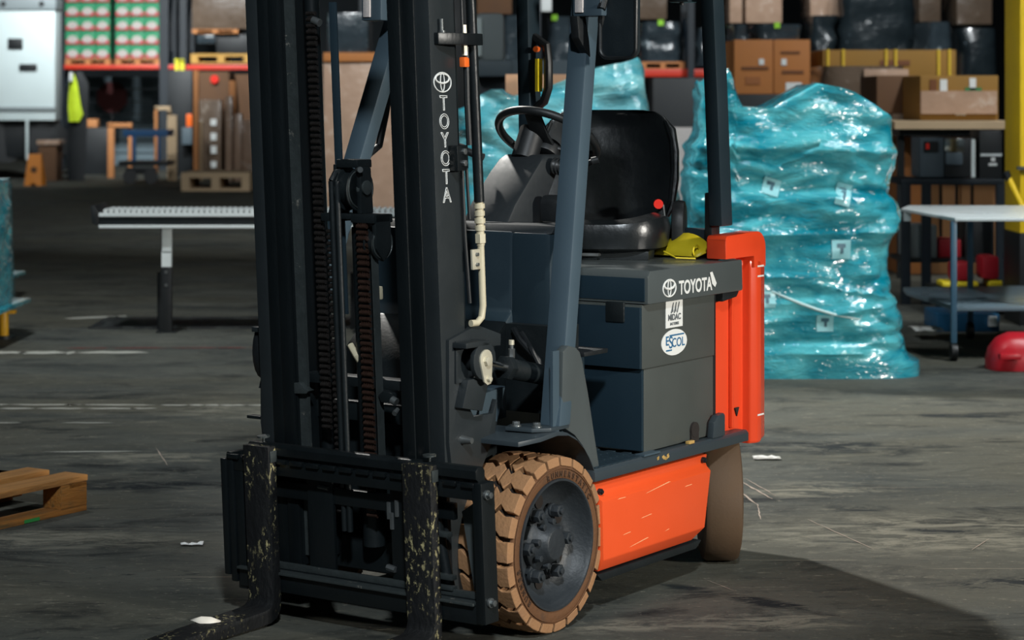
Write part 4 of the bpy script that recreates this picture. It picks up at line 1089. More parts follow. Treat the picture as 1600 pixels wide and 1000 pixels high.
MB().prism([(XC(147), cvo_z1+.02), (XC(153), cvo_z1+.02), (XC(160), cvo_z1-.03), (XC(160), cvo_z0+.02), (XC(150), cvo_z0+.03)], 'v', 14.86, 15.3).build('end_stop', plastic, conv, .006)
for xl, xr in ((255, 270), (560, 575)):
    lg = MB().box(XC(xl), XC(xr), 14.94, 14.98, .55, cvo_z0+.02).build('leg', alu, conv, .003)
    MB().box(XC(xl), XC(xr), 14.93, 14.99, 0, .455 if xl < 300 else .5).build('leg_sleeve', plastic, lg, .003)
    MB().box(XC(xl)-.002, XC(xr)-.002, 14.94, 14.98, .45, .56).build('leg_inner', alu, lg)
    for z in (.42, .33): MB().cyl((XC(xl+7), 14.925, z), (XC(xl+7), 14.932, z), .011, 10).build('bolt', bolt_m, lg)
    MB().box(XC(xl-15), XC(xl-3), 15.15, 15.19, 0, .40).box(XC(xl-9), XC(xl-5), 15.15, 15.19, .3, .74).build('rear_leg', plastic, conv, .003)
    MB().box(XC(xl-8), XC(xr+8), 14.92, 15.2, 0, .012).build('foot_plate', black_steel, conv)

# ------------------------------------------------------------------ wooden pallet at left, near
wood = mat('pallet_wood', (176, 124, 66), .75, 0, .28, 9, .3, 30, c2=(120, 84, 44), c2s=7, c2t=(.48, .7), stretch=(.35, 3, 3))
wood_side = mat('pallet_wood_side', (150, 98, 38), .8, 0, .3, 9, .3, 30, c2=(96, 74, 40), c2s=9, c2t=(.5, .66), stretch=(.4, 3, 3))
pal_a = math.atan2(-.39, -.247*1.0)
p0 = at(136, 797, 8.463); p0.z = 0
p1 = Vector((-1.91, 8.072, 0)); dx = (p1-p0).normalized()
pal = tag(empty('wooden_pallet', p0, math.atan2(dx.y, dx.x)), 'weathered wooden pallet lying on the floor at the left edge', 'pallet')
# local x runs along the front board away from the seen corner; local y points away from the camera or not
ysgn = -1
def pb(name, x0, x1, y0, y1, z0, z1, m=wood): return MB().box(x0, x1, ysgn*y0, ysgn*y1, z0, z1).build(name, m, pal, .004)
pb('bottom_board', 0, 1.2, 0, .10, 0, .022, wood_side)
pb('bottom_board', 0, 1.2, .40, .52, 0, .022, wood_side)
for x0 in (0, .53, 1.06):
    pb('block', x0, x0+.14, 0, .10, .022, .115, wood_side)
    pb('block', x0, x0+.14, .35, .47, .022, .115, wood_side)
    pb('stringer', x0, x0+.10, .0, .82, .095, .115, wood_side)
for i, (y0, y1, xs) in enumerate(((0, .12, -.005), (.20, .32, .0), (.42, .54, .06), (.62, .74, .0))):
    pb('top_board', xs, 1.2, y0, y1, .115, .140)
MB().box(.26, .34, .001, .003, .003, .016).build('paint_mark', mat('green_mark', (40, 130, 60), .8), pal)

# bits of litter
def scrap(px, py, Yz, w_, h_, label, seed):
    c = at(px, py, Yz); rnd = random.Random(seed); b = MB(); n = 7; rows = []
    for j in range(3):
        rows.append([Vector((c.x+w_*(i/(n-1)-.5)+rnd.uniform(-.2, .2)*w_/n, c.y+(j-1)*h_+rnd.uniform(-.2, .2)*h_, max(.003, c.z)+.004+rnd.uniform(0, .014)*(1 if j == 1 else .2))) for i in range(n)])
    b.rings(rows, cap=False, closed=False)
    o = b.build('paper_scrap', white_ink); o.modifiers.new('t', 'SOLIDIFY').thickness = .002
    tag(o, label, 'paper scrap'); return o
scrap(300, 853, 7.78, .08, .012, 'thin twisted white scrap on the floor between pallet and fork carriage', 2)
scrap(1198, 718, 9.66, .12, .03, 'long white paper scrap on the floor right of the counterweight', 3)
scrap(1446, 514, 14.6, .19, .14, 'crumpled white paper on the floor under the white topped cart', 4)
# leaf-like chip on the fork
fkp = Vector((-.300, 6.808, 0))+Vector((-math.sin(TH), -math.cos(TH), 0))*.64+Vector((math.cos(TH), -math.sin(TH), 0))*(-.310)
b = MB().rings([[fkp+Vector((-.035, .0, .049)), fkp+Vector((-.01, -.018, .045)), fkp+Vector((.02, -.02, .045)), fkp+Vector((.045, -.01, .045))],
                [fkp+Vector((-.05, .02, .047)), fkp+Vector((-.01, .01, .060)), fkp+Vector((.02, .01, .058)), fkp+Vector((.05, .0, .049))],
                [fkp+Vector((-.03, .03, .047)), fkp+Vector((-.0, .03, .049)), fkp+Vector((.02, .03, .049)), fkp+Vector((.035, .01, .047))]], cap=False, closed=False)
o = b.build('paint_chip', mat('ivory', (244, 232, 216), .6)); o.modifiers.new('t', 'SOLIDIFY').thickness = .002
tag(o, 'curled ivory chip lying on the far fork blade', 'chip')

# ------------------------------------------------------------------ far hall, left
def slab(px0, px1, py0, py1, Y, depth):
    """box whose near face is seen between two pixel columns and rows at depth Y (metres)"""
    a = at(px0, py1, Y); b = at(px1, py0, Y)
    return (a.x, b.x, Y, Y+depth, a.z, b.z)
def bx(name, px0, px1, py0, py1, Y, depth, m, parent=None, bevel=.01, z0=None, z1=None):
    q = list(slab(px0, px1, py0, py1, Y, depth))
    if z0 is not None: q[4] = z0
    if z1 is not None: q[5] = z1
    return MB().box(*q).build(name, m, parent, bevel)
white_panel = mat('white_enamel', (200, 214, 214), .45, 0, .06, 2)
grey_panel = mat('grey_enamel', (128, 138, 140), .5, 0, .08, 2)
mid_grey = mat('dim_grey_steel', (84, 98, 106), .55, 0, .1, 2)
dark = mat('dark_goods', (16, 21, 24), .5, 0, .3, 3)
rack_blue = mat('dark_rack_steel', (15, 27, 36), .5, 0, .2, 3)
beam_red = mat('red_beam', (208, 56, 34), .45, 0, .15, 3)
wrapm = mat('clear_film_over_black', (46, 56, 62), .2, 0, .5, 5, .6, 9, coat=.6, c2=(150, 164, 170), c2s=6, c2t=(.6, .72))
wrap_brown = mat('clear_film_over_card', (176, 146, 124), .25, 0, .25, 4, .5, 8, coat=.5, c2=(205, 190, 176), c2s=4, c2t=(.56, .7))
wrap_brown_dk = mat('clear_film_over_dark_card', (98, 82, 68), .3, 0, .3, 4, .5, 8, coat=.4, c2=(160, 150, 138), c2s=4, c2t=(.6, .72))
ply = mat('pale_plywood', (196, 170, 136), .75, 0, .15, 3)
tan_wood = mat('tan_timber', (186, 124, 74), .75, 0, .15, 3)
hivis = mat('hi_vis', (200, 226, 40), .7, 0, .2, 6)
blue_m = mat('blue_steel', (44, 92, 140), .5, 0, .1, 3)
carton_green = mat('green_print', (38, 142, 96), .6, 0, .1, 3)
carton_red = mat('red_print', (196, 46, 66), .6, 0, .1, 3)
carton_grey = mat('pale_print', (186, 178, 172), .6, 0, .2, 9)
label_w = mat('paper_label', (220, 224, 222), .6, 0, .05, 3)
stop_red = mat('dim_red_sign', (92, 30, 30), .6)
green_t = mat('lime_tag', (150, 214, 50), .6)

# white vehicle body at the far left
vb = bx('body', -60, 86, 16, 188, 44, .6, white_panel)
van = tag(empty('white_cabinet', at(16, 0, 44)), 'large white panelled cabinet cut off by the left edge, beyond the floor', 'cabinet')
van.location.z = 0
def onto(o, p):
    o.parent = p; o.location = o.location-p.location; return o
onto(vb, van)
onto(bx('top_rail', -60, 87, -3, 15, 43.95, .7, grey_panel), van)
for x in (5, 65): onto(MB().cyl(at(x, 6, 43.93), at(x, 6, 43.96), .055, 12).build('hole', dark), van)
onto(bx('trim_strip', -60, 86, 167, 173, 43.95, .05, grey_panel), van)
onto(bx('handle_recess', 12, 35, 60, 76, 43.95, .05, plastic), van)
onto(bx('latch_plate', 30, 57, 100, 110, 43.95, .05, plastic), van)
onto(bx('underframe', -60, 86, 188, 246, 44.2, .4, dark), van)
for x in (8, 78): onto(MB().cyl(at(x, 222, 44.2), at(x, 222, 44.6), .42, 24).build('caster', plastic), van)
onto(bx('step_post', 40, 44, 188, 250, 44, .06, white_panel), van)
lt = bx('floor_crate', 60, 88, 228, 255, 43.2, .6, card_dk, z0=0); tag(lt, 'brown crate with a pale lid in front of the white cabinet', 'crate')
bx('lid', 57, 92, 219, 226, 43.15, .7, wrap_brown, lt, .01)
# folding warning sign
c = at(55, 268, 41); ws = tag(empty('floor_sign', (c.x, 41, 0)), 'orange folding floor sign standing below the white cabinet', 'sign')
o_sign = mat('amber_plastic', (206, 124, 30), .5, 0, .1, 4)
for s in (1, -1):
    MB().rings([[Vector((-.17, s*.16, 0)), Vector((-.05, s*.16, 0)), Vector((-.04, s*.15, .05)), Vector((.04, s*.15, .05)), Vector((.05, s*.16, 0)), Vector((.17, s*.16, 0)), Vector((.12, s*.01, .60)), Vector((-.12, s*.01, .60))],
                [Vector((-.17, s*.18, 0)), Vector((-.05, s*.18, 0)), Vector((-.04, s*.17, .05)), Vector((.04, s*.17, .05)), Vector((.05, s*.18, 0)), Vector((.17, s*.18, 0)), Vector((.12, s*.03, .60)), Vector((-.12, s*.03, .60))]]).build('panel', o_sign, ws)
MB().cyl((0, -.10, .30), (0, -.125, .30), .06, 16).build('print', card_dk, ws)

# rack bay with printed cartons
YR = 50.0
def upright(px, wpx, Y, label, top=-20):
    a = at(px, top, Y); b = MB()
    wd = wpx/F_PX*Y
    b.box(a.x-wd/2, a.x+wd/2, Y, Y+.12, 0, 7.5); b.box(a.x-wd/2, a.x+wd/2, Y+1.2, Y+1.32, 0, 7.5)
    for k in range(5): b.tube([(a.x, Y+.06, .5+k*1.3), (a.x, Y+1.26, 1.5+k*1.3)], .03, 6)
    o = b.build('rack_upright', rack_blue); return tag(o, label, 'rack upright')
upright(96.5, 7, YR, 'dark rack upright beside the white cabinet'); upright(256, 14, YR, 'dark rack upright right of the printed cartons')
upright(286, 11, YR, 'dark rack upright carrying the yellow tag')
def beam(px0, px1, py0, py1, Y, label, m=None):
    o = bx('rack_beam', px0, px1, py0, py1, Y, .10, m or beam_red); return tag(o, label, 'rack beam')
beam(98, 290, 101, 108, YR+.02, 'dull red rack beam under the printed cartons')
beam(290, 402, 101, 109, YR-1.0, 'red rack beam above the stacked timber')
def back_pallet(px0, px1, py0, py1, Y, label, m=tan_wood, d=1.0):
    a = slab(px0, px1, py0, py1, Y, d); h = a[5]-a[4]
    e = tag(empty('pallet', ((a[0]+a[1])/2, Y, a[4])), label, 'pallet'); wd = a[1]-a[0]
    MB().box(-wd/2, wd/2, 0, d, h*.72, h).build('deck', m, e)
    for k in (-1, 0, 1): MB().box(k*wd*.44-wd*.06, k*wd*.44+wd*.06, .0, d, h*.15, h*.72).build('block', m, e)
    MB().box(-wd/2, wd/2, 0, d, 0, h*.15).build('bottom_deck', m, e)
    return e
for s_, (a0, a1) in enumerate(((102, 172), (180, 249))):
    back_pallet(a0, a1, 92, 101, YR+.1, ('left', 'right')[s_]+' orange pallet under the green and red cartons')
    n = 3; wpx = (a1-a0)/n
    for r_ in range(5):
        y1 = 92-r_*22; y0 = y1-21
        for k in range(n):
            x0 = a0+k*wpx; x1 = x0+wpx-.6
            ct_ = bx('carton', x0, x1, y0, y1, YR+.12, .4, carton_green, None, .01)
            bx('print', x0+1, x1-1, y0+13, y1-1, YR+.10, .03, carton_red, ct_, 0)
            q = at((x0+x1)/2, (y0+y1)/2+2, YR+.10)
            MB().prism([(q.x+.12*math.cos(R(t)), q.z+.09*math.sin(R(t))) for t in range(0, 360, 30)], 'v', YR+.085, YR+.11).build('print', carton_grey, ct_)
            row = ('bottom', 'second', 'middle', 'fourth', 'top')[r_]; col_ = ('left', 'middle', 'right')[k]
            tag(ct_, f'green and red printed carton, {row} row, {col_} one of the '+('left' if s_ == 0 else 'right')+' stack', 'carton', 'printed cartons on the rack')
# shutter and red octagon under the cartons
sh = MB()
for k in range(7):
    z = k*.32; sh.box(at(104, 0, 54).x, at(250, 0, 54).x, 54, 54.08, z, z+.29)
sho = sh.build('shutter', mat('shutter_grey', (104, 122, 130), .6, 0, .1, 2), None); tag(sho, 'dim grey slatted shutter behind the octagonal sign', 'shutter'); 
c = at(175, 152, 53); rr_ = 25.5/F_PX*53
sg = MB().prism([(c.x+rr_*math.cos(R(22.5+45*k)), c.z+rr_*math.sin(R(22.5+45*k))) for k in range(8)], 'v', 53, 53.04).build('octagonal_sign', stop_red)
tag(sg, 'dark red octagonal sign on the grey shutter', 'sign')
MB().box(c.x-.04, c.x+.04, 53.04, 53.1, 0, c.z).build('post', dark, sg)
# hi-vis vest on a dark coat hanging beside the upright
hv = MB().rings([[at(x, y, 43.36)+Vector((0, d, 0)) for x, d in ((x0, .0), ((x0+x1)/2, -.06), (x1, 0), ((x0+x1)/2, .06))] for x0, x1, y in ((110, 116, 116), (109, 121, 130), (107, 124, 150), (106, 127, 168), (107, 130, 178), (108, 124, 190))])
hvo = hv.build('safety_vest', hivis, None); tag(hvo, 'lime yellow safety vest hanging beside the white cabinet', 'vest')
q_ = at(116, 122, 43.36); MB().cyl(q_+Vector((0, -.02, 0)), q_+Vector((0, .16, 0)), .015, 8).build('hook', black_steel, hvo)
dk = MB().rings([[at(x, y, 43.475)+Vector((0, d, 0)) for x, d in ((x0, .0), ((x0+x1)/2, -.05), (x1, 0), ((x0+x1)/2, .25))] for x0, x1, y in ((112, 128, 112), (108, 138, 130), (107, 138, 160), (106, 136, 200), (106, 134, 246), (106, 132, 282))])
tag(dk.build('dark_coat', dark, None), 'dark coat hanging behind the yellow vest', 'coat')
bx('shoulder', 108, 113, 113, 127, 43.2, .1, label_w, hvo, .01)
yt = MB(); 
for x0, x1 in ((273, 279), (281, 288)): yt.box(*slab(x0, x1, 92, 125, YR-.05, .05))
yt.box(*slab(277, 288, 94, 97, YR-.05, .05))
tag(yt.build('yellow_tag', mat('lemon_sheet', (232, 224, 40), .6), None), 'bright yellow paired tag hanging on the rack upright', 'tag')

# dark shelving under the shutter, timber, cart
def thing_box(name, px0, px1, py0, py1, Y, d, m, label, cat, ground=True, bevel=.012, group=None):
    o = bx(name, px0, px1, py0, py1, Y, d, m, None, bevel, z0=0 if ground else None)
    return tag(o, label, cat, group)
thing_box('dark_bin', 104, 168, 200, 256, 47, .8, dark, 'low black bin in front of the grey shutter', 'bin')
thing_box('orange_box', 136, 152, 186, 199, 47.2, .3, tan_wood, 'small orange box on top of the black bin', 'box', False)
fr = tag(empty('timber_trestle', at(190, 250, 45)), 'tan timber frame standing left of the blue cart', 'frame'); fr.location.z = 0
def tim(px0, px1, py0, py1, Y, m, parent, name='post', d=.1, z0=None):
    return onto(bx(name, px0, px1, py0, py1, Y, d, m, None, .006, z0=z0), parent)
tim(168, 178, 196, 256, 45, tan_wood, fr, z0=0); tim(168, 206, 192, 199, 45, tan_wood, fr, 'rail'); tim(200, 206, 199, 256, 45.2, tan_wood, fr, z0=0)
fr2 = tag(empty('timber_trestle', at(250, 230, 44)), 'angled pale timber frame behind the blue cart', 'frame'); fr2.location.z = 0
tim(241, 246, 167, 250, 44, tan_wood, fr2, z0=0); tim(241, 266, 166, 172, 44, ply, fr2, 'rail'); tim(261, 267, 170, 250, 44.2, ply, fr2, z0=0)
ct2 = tag(empty('hand_cart', at(218, 290, 42)), 'blue hand cart with black wheels in front of the timber', 'cart'); ct2.location.z = 0
tim(192, 262, 203, 213, 42, blue_m, ct2, 'top_rail', .8); tim(206, 212, 213, 253, 42, blue_m, ct2, d=.06); tim(246, 250, 213, 253, 42, blue_m, ct2, d=.06)
tim(185, 262, 252, 259, 41.8, dark, ct2, 'deck', .9)
for x in (203, 236): onto(MB().cyl(at(x, 276, 41.7), at(x, 276, 42.0), .14, 16).build('wheel', plastic), ct2)
tim(196, 244, 262, 272, 41.8, dark, ct2, 'axle', .1)
k1 = thing_box('standing_board', 262, 276, 180, 262, 43.4, .12, ply, 'narrow pale board standing right of the blue cart', 'board')
for i, (x0, x1, y0, m, nm) in enumerate(((302, 310, 110, tan_wood, 'tall tan plank leaning nearest the yellow tag'), (358, 368, 126, tan_wood, 'tan plank standing behind the film wrapped roll'), (308, 316, 190, ply, 'short pale plank standing beside the tan one'))):
    thing_box('timber_plank', x0, x1, y0, 262, 43+i*.1, .12, m, nm, 'plank')
thing_box('dark_carton', 311, 358, 112, 262, 45, .9, card_dk, 'tall dark brown carton behind the timber planks', 'carton')
thing_box('dark_carton', 360, 398, 116, 262, 46, .9, card_dk, 'dark brown carton partly hidden by the mast', 'carton')
thing_box('timber_stack', 311, 345, 156, 262, 44.4, .4, wrap_brown_dk, 'brown film wrapped crate with white labels behind the flat pallet', 'crate')
for (y0, y1) in ((186, 196), (208, 219), (228, 240), (252, 262)): bx('paper_label', 329, 338, y0, y1, 44.37, .04, label_w, bpy.data.objects['timber_stack'], 0)
thing_box('white_can', 284, 300, 200, 225, 43.2, .3, label_w, 'small white box beside the tan plank', 'box', False) if 0 else None
thing_box('shelf_unit', 262, 300, 110, 262, 46, .6, dark, 'dark shelf unit under the yellow tag', 'shelf')
thing_box('orange_cloth', 291, 300, 178, 198, 45.9, .05, orange_btn, 'small orange marker on the dark shelf unit', 'marker', False)
thing_box('small_white_case', 284, 300, 199, 226, 45.7, .2, mid_grey, 'small grey case on the front of the dark shelf unit', 'case', False)
c = at(335, 124, 44.93); tag(MB().cyl(c, c+Vector((0, .06, 0)), .085, 16).build('red_disc', red_m), 'small round red disc on the tall dark carton', 'disc')
for i, (x0, x1, y0, y1, lb) in enumerate(((352, 362, 150, 200, 'pale film roll standing left of the wrapped bundle'), (365, 376.5, 178, 262, 'tall white film wrapped bundle beside the mast'), (378, 400, 188, 262, 'grey white film wrapped bundle cut by the mast'))):
    thing_box('wrapped_bundle', x0, x1, y0, y1, 42.6+i*.15, .3, wrap_brown, lb, 'bundle')
fp_ = back_pallet(283, 390, 267, 296, 38.4, 'pale flat pallet lying in front of the stacked timber', ply, 1.3); fp_.location.z = 0
# upper racks left of the mast
thing_box('rack_shelf_load', 300, 388, -30, 45, YR-1, 1.0, wrap_brown_dk, 'brown film wrapped load on the top rack left of the mast', 'wrapped load', False)
back_pallet(300, 372, 45.5, 52, YR-1, 'thin pallet under the brown wrapped load')
thing_box('wrapped_load', 308, 336, 53.5, 68, YR-.9, .8, wrapm, 'small grey film wrapped load on the rack', 'wrapped load', False)
thing_box('wrapped_load', 338, 388, 54, 84, YR-.8, .9, dark, 'dark load beside the small grey one on the rack', 'wrapped load', False)
back_pallet(298, 392, 84, 99, YR-.95, 'ochre pallet on the red beam left of the mast', mat('ochre_timber', (190, 146, 70), .7))

# ------------------------------------------------------------------ behind the mast
thing_box('wrapped_carton_stack', 505, 700, 96, 318, 28, 1.4, wrap_brown, 'big brown film wrapped carton stack seen between the mast rails', 'wrapped load')
bx('lid', 505, 700, 82, 96.2, 27.95, 1.5, card_or, bpy.data.objects['wrapped_carton_stack'])
thing_box('wrapped_load', 512, 575, 20, 82, 28.1, 1, wrapm, 'grey film wrapped load above the lid, seen through the mast', 'wrapped load', False)
thing_box('rack_upright', 560, 572, -20, 81, 30.8, .1, rack_blue, 'dark rack upright seen through the mast', 'rack upright', True)
thing_box('rack_upright', 640, 735, -20, 150, 34, .5, dark, 'dark rack end behind the near mast rail', 'rack end')

# ------------------------------------------------------------------ behind the overhead guard
YB = 24.0
cab = tag(empty('machine_cabinet', at(765, 0, 21)), 'light grey machine cabinet behind the steering wheel', 'cabinet'); cab.location.z = 0
onto(bx('body', 742, 788, 20, 96, 21, .8, grey_panel, None, .06), cab)
onto(bx('panel', 744, 753, 28, 88, 20.96, .06, white_panel, None, .01), cab)
onto(bx('base', 742, 800, 94, 120, 21, .9, mid_grey, None, .03), cab)
onto(bx('column', 742, 800, 118, 260, 21.2, .7, rack_blue, None, .03, z0=0), cab)
thing_box('steel_table', 745, 905, 94, 118, 22.5, 1.2, mid_grey, 'grey steel bench behind the teal wrapped stack', 'bench', True)
YG = 30.0
def black_load(x0, x1, y0, y1, label, tagx=None, m=wrapm, Y=YG, d=1.0):
    a = slab(x0, x1, y0, y1, Y, d); rs = []; n = 40
    for j in range(9):
        z = a[4]+(a[5]-a[4])*j/8; ring = []
        for k in range(n):
            t = 2*PI*k/n; c_, s__ = math.cos(t), math.sin(t); p = 5
            hx = (a[1]-a[0])/2*(1-.04*(j == 8)); X = (a[0]+a[1])/2+hx*math.copysign(abs(c_)**(2/p), c_); Yy = Y+d/2+d/2*math.copysign(abs(s__)**(2/p), s__)
            q = noise.noise(Vector((X*3, Yy*3, z*6)))*.05
            ring.append(Vector((X+q, Yy-q, z)))
        rs.append(ring)
    o = MB().rings(rs).build('wrapped_load', m); tag(o, label, 'wrapped load')
    if tagx:
        bx('tag', tagx, tagx+9, y0-3, y0+6, Y-.03, .05, green_t, o, 0)
    return o
black_load(784, 822, 24, 96, 'grey black wrapped load right of the machine cabinet')
black_load(858, 900, 26, 96, 'black wrapped load with a lime tag, right of the far guard pillar', 862)
black_load(1000, 1068, 34, 96, 'black wrapped load with a lime tag, right of the mirror', 1028)
black_load(1088, 1108, 44, 103, 'narrow black wrapped load beside the rear guard pillar')
black_load(1146, 1168, 38, 62.6, 'small black wrapped load left on top of the orange cartons', None, wrapm, 23.7, .7)
black_load(1178, 1252, 38, 62.6, 'low grey wrapped load on top of the orange cartons', 1210, wrapm, 23.7, .7)
back_pallet(1002, 1070, 96.3, 107.8, YG, 'tan pallet on the red beam right of the mirror', tan_wood)
beam(985, 1115, 108, 120, YG-.05, 'bright red rack beam right of the mirror')
upright(1080, 10, YG-.35, 'dark rack upright beside the rear guard pillar'); upright(912, 12, YG-.35, 'dark rack upright behind the mirror')
upright(840, 10, YG-.35, 'dark rack upright behind the far guard pillar')
thing_box('wrapped_load', 984, 1042, -30, 30, YG, 1, wrap_brown_dk, 'brown carton load at the top edge right of the mirror', 'wrapped load', False)
thing_box('wrapped_load', 1140, 1160, -30, 36, YG, 1, wrap_brown, 'pale brown load at the top edge beside the rear pillar', 'wrapped load', False)
thing_box('wrapped_load', 1165, 1222, -30, 36, YG, 1, wrap_brown, 'film wrapped brown load at the top edge above the orange cartons', 'wrapped load', False)
thing_box('wrapped_load', 1266, 1312, -30, 26, YG, 1, wrap_brown, 'brown load at the top edge right of the orange cartons', 'wrapped load', False)
thing_box('wrapped_load', 1436, 1470, -30, 34, YG, 1, wrap_brown_dk, 'dim brown load at the top edge above the yellow strapped box', 'wrapped load', False)
thing_box('wrapped_load', 1495, 1550, -30, 38, YG, 1, wrap_brown_dk, 'dim brown load at the top edge beside the yellow post', 'wrapped load', False)
thing_box('wrapped_load', 745, 800, -30, 22, YG, 1, card_dk, 'dark brown load at the top edge behind the far guard pillar', 'wrapped load', False)
thing_box('white_bag', 845, 862, -10, 18, YG-.3, .3, label_w, 'white sheet hanging at the top edge right of the far pillar', 'sheet', False)
beam(742, 1570, -34, -28, YG+.02, 'rack beam above the top edge of the view')
thing_box('dark_block', 1020, 1110, 122, 200, 28, 1, dark, 'black load under the red beam behind the seat', 'load', True)
black_load(1268, 1310, 24, 80, 'black wrapped load right of the orange cartons', None, mat('black_film', (30, 38, 42), .2, 0, .5, 5, .6, 9, coat=.6, c2=(120, 132, 140), c2s=7, c2t=(.66, .74)), 29)
black_load(1313, 1438, -20, 84, 'large black wrapped load behind the yellow strapped box', None, MATS['black_film'], 29)
black_load(1446, 1490, 34, 352, 'grey film wrapped load right behind the yellow strapped box', None, wrapm, 27.8, .9)
black_load(1500, 1562, 44, 345, 'dim black wrapped load beside the yellow post', None, MATS['black_film'], 28.8)
# orange cartons on a dark stand
def carton(x0, x1, y0, y1, Y, d, m, label, labels=(), name='carton', ground=False):
    o = bx(name, x0, x1, y0, y1, Y, d, m, None, .01, z0=0 if ground else None); tag(o, label, 'carton')
    for (a, b_, c_, e, mm_) in labels: bx('print', a, b_, c_, e, Y-.012, .02, mm_, o, 0)
    return o
ink = mat('brown_print', (110, 66, 34), .7)
carton(1147, 1208, 62, 147, 23.5, 1.2, card_or, 'left of the two big orange brown cartons', ((1159, 1201, 104, 109, ink), (1186, 1194, 92, 101, label_w), (1165, 1188, 120, 132, mat('faint_print', (150, 92, 48), .7))))
carton(1209, 1266, 62, 147, 23.5, 1.2, card_or, 'right of the two big orange brown cartons', ((1220, 1250, 80, 84, ink), (1222, 1256, 110, 115, ink), (1221, 1229, 92, 102, label_w), (1228, 1253, 129, 142, label_w)))
thing_box('dark_stand', 1140, 1270, 147.5, 200, 23.4, 1.3, dark, 'black stand carrying the two orange brown cartons', 'stand')
# strapped long box and film wrapped goods
ylw_card = mat('ochre_card', (142, 104, 44), .8, 0, .1, 4)
lb = carton(1286, 1494, 78, 122, 23.3, 1.2, ylw_card, 'long ochre carton with yellow straps at the right', ((1375, 1422, 94, 102, ink),))
for x in (1292, 1316, 1383, 1398, 1465, 1482): bx('strap', x, x+4, 77, 122, 23.26, 1.26, mat('yellow_strap_m', (206, 170, 40), .5) if 'yellow_strap_m' not in MATS else MATS['yellow_strap_m'], lb, 0)
wl = black_load(1286, 1418, 103, 403, 'clear wrapped grey brown goods under the strapped carton', None, wrap_brown_dk, 22.0, 1.2)
thing_box('under_shelf', 1286, 1500, 122.5, 300, 23.3, .8, dark, 'dark rack base below the strapped carton', 'rack base')
bx('film_fold', 1350, 1420, 108, 138, 21.93, .12, wrap_brown, wl)
carton(1370, 1440, 118, 178, 20.8, 1.0, card_dk, 'dark brown carton standing left of the labelled carton')
cl = carton(1438, 1560, 118, 188, 19.9, .9, ylw_card, 'open ochre carton with white labels on the pale table', ((1469, 1480, 124, 143, label_w), (1515, 1525, 122, 141, label_w), (1493, 1509, 158, 180, label_w), (1453, 1464, 124, 172, ink), (1508, 1534, 137, 144, mat('green_print2', (40, 120, 70), .7))))
bx('film_band', 1439, 1558, 142, 178, 19.87, .05, wrap_brown, cl, 0)
# table, boxes below
tb = tag(empty('packing_table', at(1490, 200, 19.6)), 'pale topped packing table with brown cartons beneath it', 'table'); tb.location.z = 0
tpz = at(0, 189, 19.6).z
onto(MB().box(at(1398, 0, 19.3).x, at(1600, 0, 19.3).x, 19.3, 20.9, tpz-.07, tpz).build('table_top', ply), tb)
onto(MB().box(at(1405, 0, 19.4).x, at(1595, 0, 19.4).x, 19.4, 20.8, tpz-.13, tpz-.07).build('apron', dark), tb)
for x in (1408, 1590): onto(MB().box(at(x, 0, 19.5).x-.03, at(x, 0, 19.5).x+.03, 19.5, 19.56, 0, tpz-.1).build('leg', black_steel), tb)
for i, (x0, x1, y0, lb_) in enumerate(((1404, 1440, 214, 'brown carton under the table, left of the label printer'), (1442, 1500, 214, 'brown carton under the table, behind the label printer'), (1502, 1562, 214, 'brown carton under the table, behind the black device'))):
    carton(x0, x1, y0, 330, 20.0, .7, card_or if i == 0 else card, lb_, ground=True)
# shelf desk with printer
Yd = 17.0
dz = at(0, 280, Yd).z
dk_ = tag(empty('steel_desk', (at(1490, 0, Yd).x, Yd, 0)), 'dark steel desk carrying the label printer', 'desk')
onto(MB().box(at(1408, 0, Yd).x, at(1572, 0, Yd).x, Yd, Yd+.7, dz-.045, dz).build('desk_top', rack_blue, None, .006), dk_)
for x in (1416, 1448, 1564):
    onto(MB().box(at(x, 0, Yd).x-.035, at(x, 0, Yd).x+.035, Yd, Yd+.05, 0, dz-.04).build('leg', rack_blue), dk_)
onto(MB().box(at(1412, 0, Yd).x, at(1570, 0, Yd).x, Yd+.05, Yd+.65, at(0, 405, Yd).z-.03, at(0, 405, Yd).z).build('lower_shelf', black_steel), dk_)
for x in (1470, 1494, 1520, 1545): onto(MB().box(at(x, 0, Yd).x-.01, at(x, 0, Yd).x+.01, Yd+.6, Yd+.63, at(0, 405, Yd).z, dz-.04).build('back_bar', black_steel), dk_)
grey_dev = mat('device_grey', (74, 86, 94), .45, 0, .05)
pr = tag(empty('label_printer', (at(1482, 0, Yd).x, Yd+.1, dz)), 'grey and black label printer with a silver lid on the steel desk', 'printer')
def dev(name, x0, x1, y0, y1, Y, d, m, p, bev=.01): return onto(bx(name, x0, x1, y0, y1, Y, d, m, None, bev), p)
dev('body', 1438, 1475, 215, 277, Yd+.12, .4, grey_dev, pr); dev('display', 1443, 1466, 221, 237, Yd+.11, .02, plastic, pr, 0); dev('display_mark', 1447, 1452, 224, 233, Yd+.105, .01, red_m, pr, 0)
dev('media_bay', 1475, 1524, 216, 277, Yd+.14, .38, plastic, pr); dev('lid', 1476, 1507, 216, 238, Yd+.125, .03, chrome, pr); dev('roll', 1478, 1505, 238, 258, Yd+.12, .05, mid_grey, pr, .02)
dev('edge_bar', 1518, 1524, 218, 277, Yd+.12, .03, alu, pr, 0)
bd = tag(empty('black_device', (at(1550, 0, Yd).x, Yd+.1, dz)), 'black desktop device with a silver line, beside the yellow post', 'device')
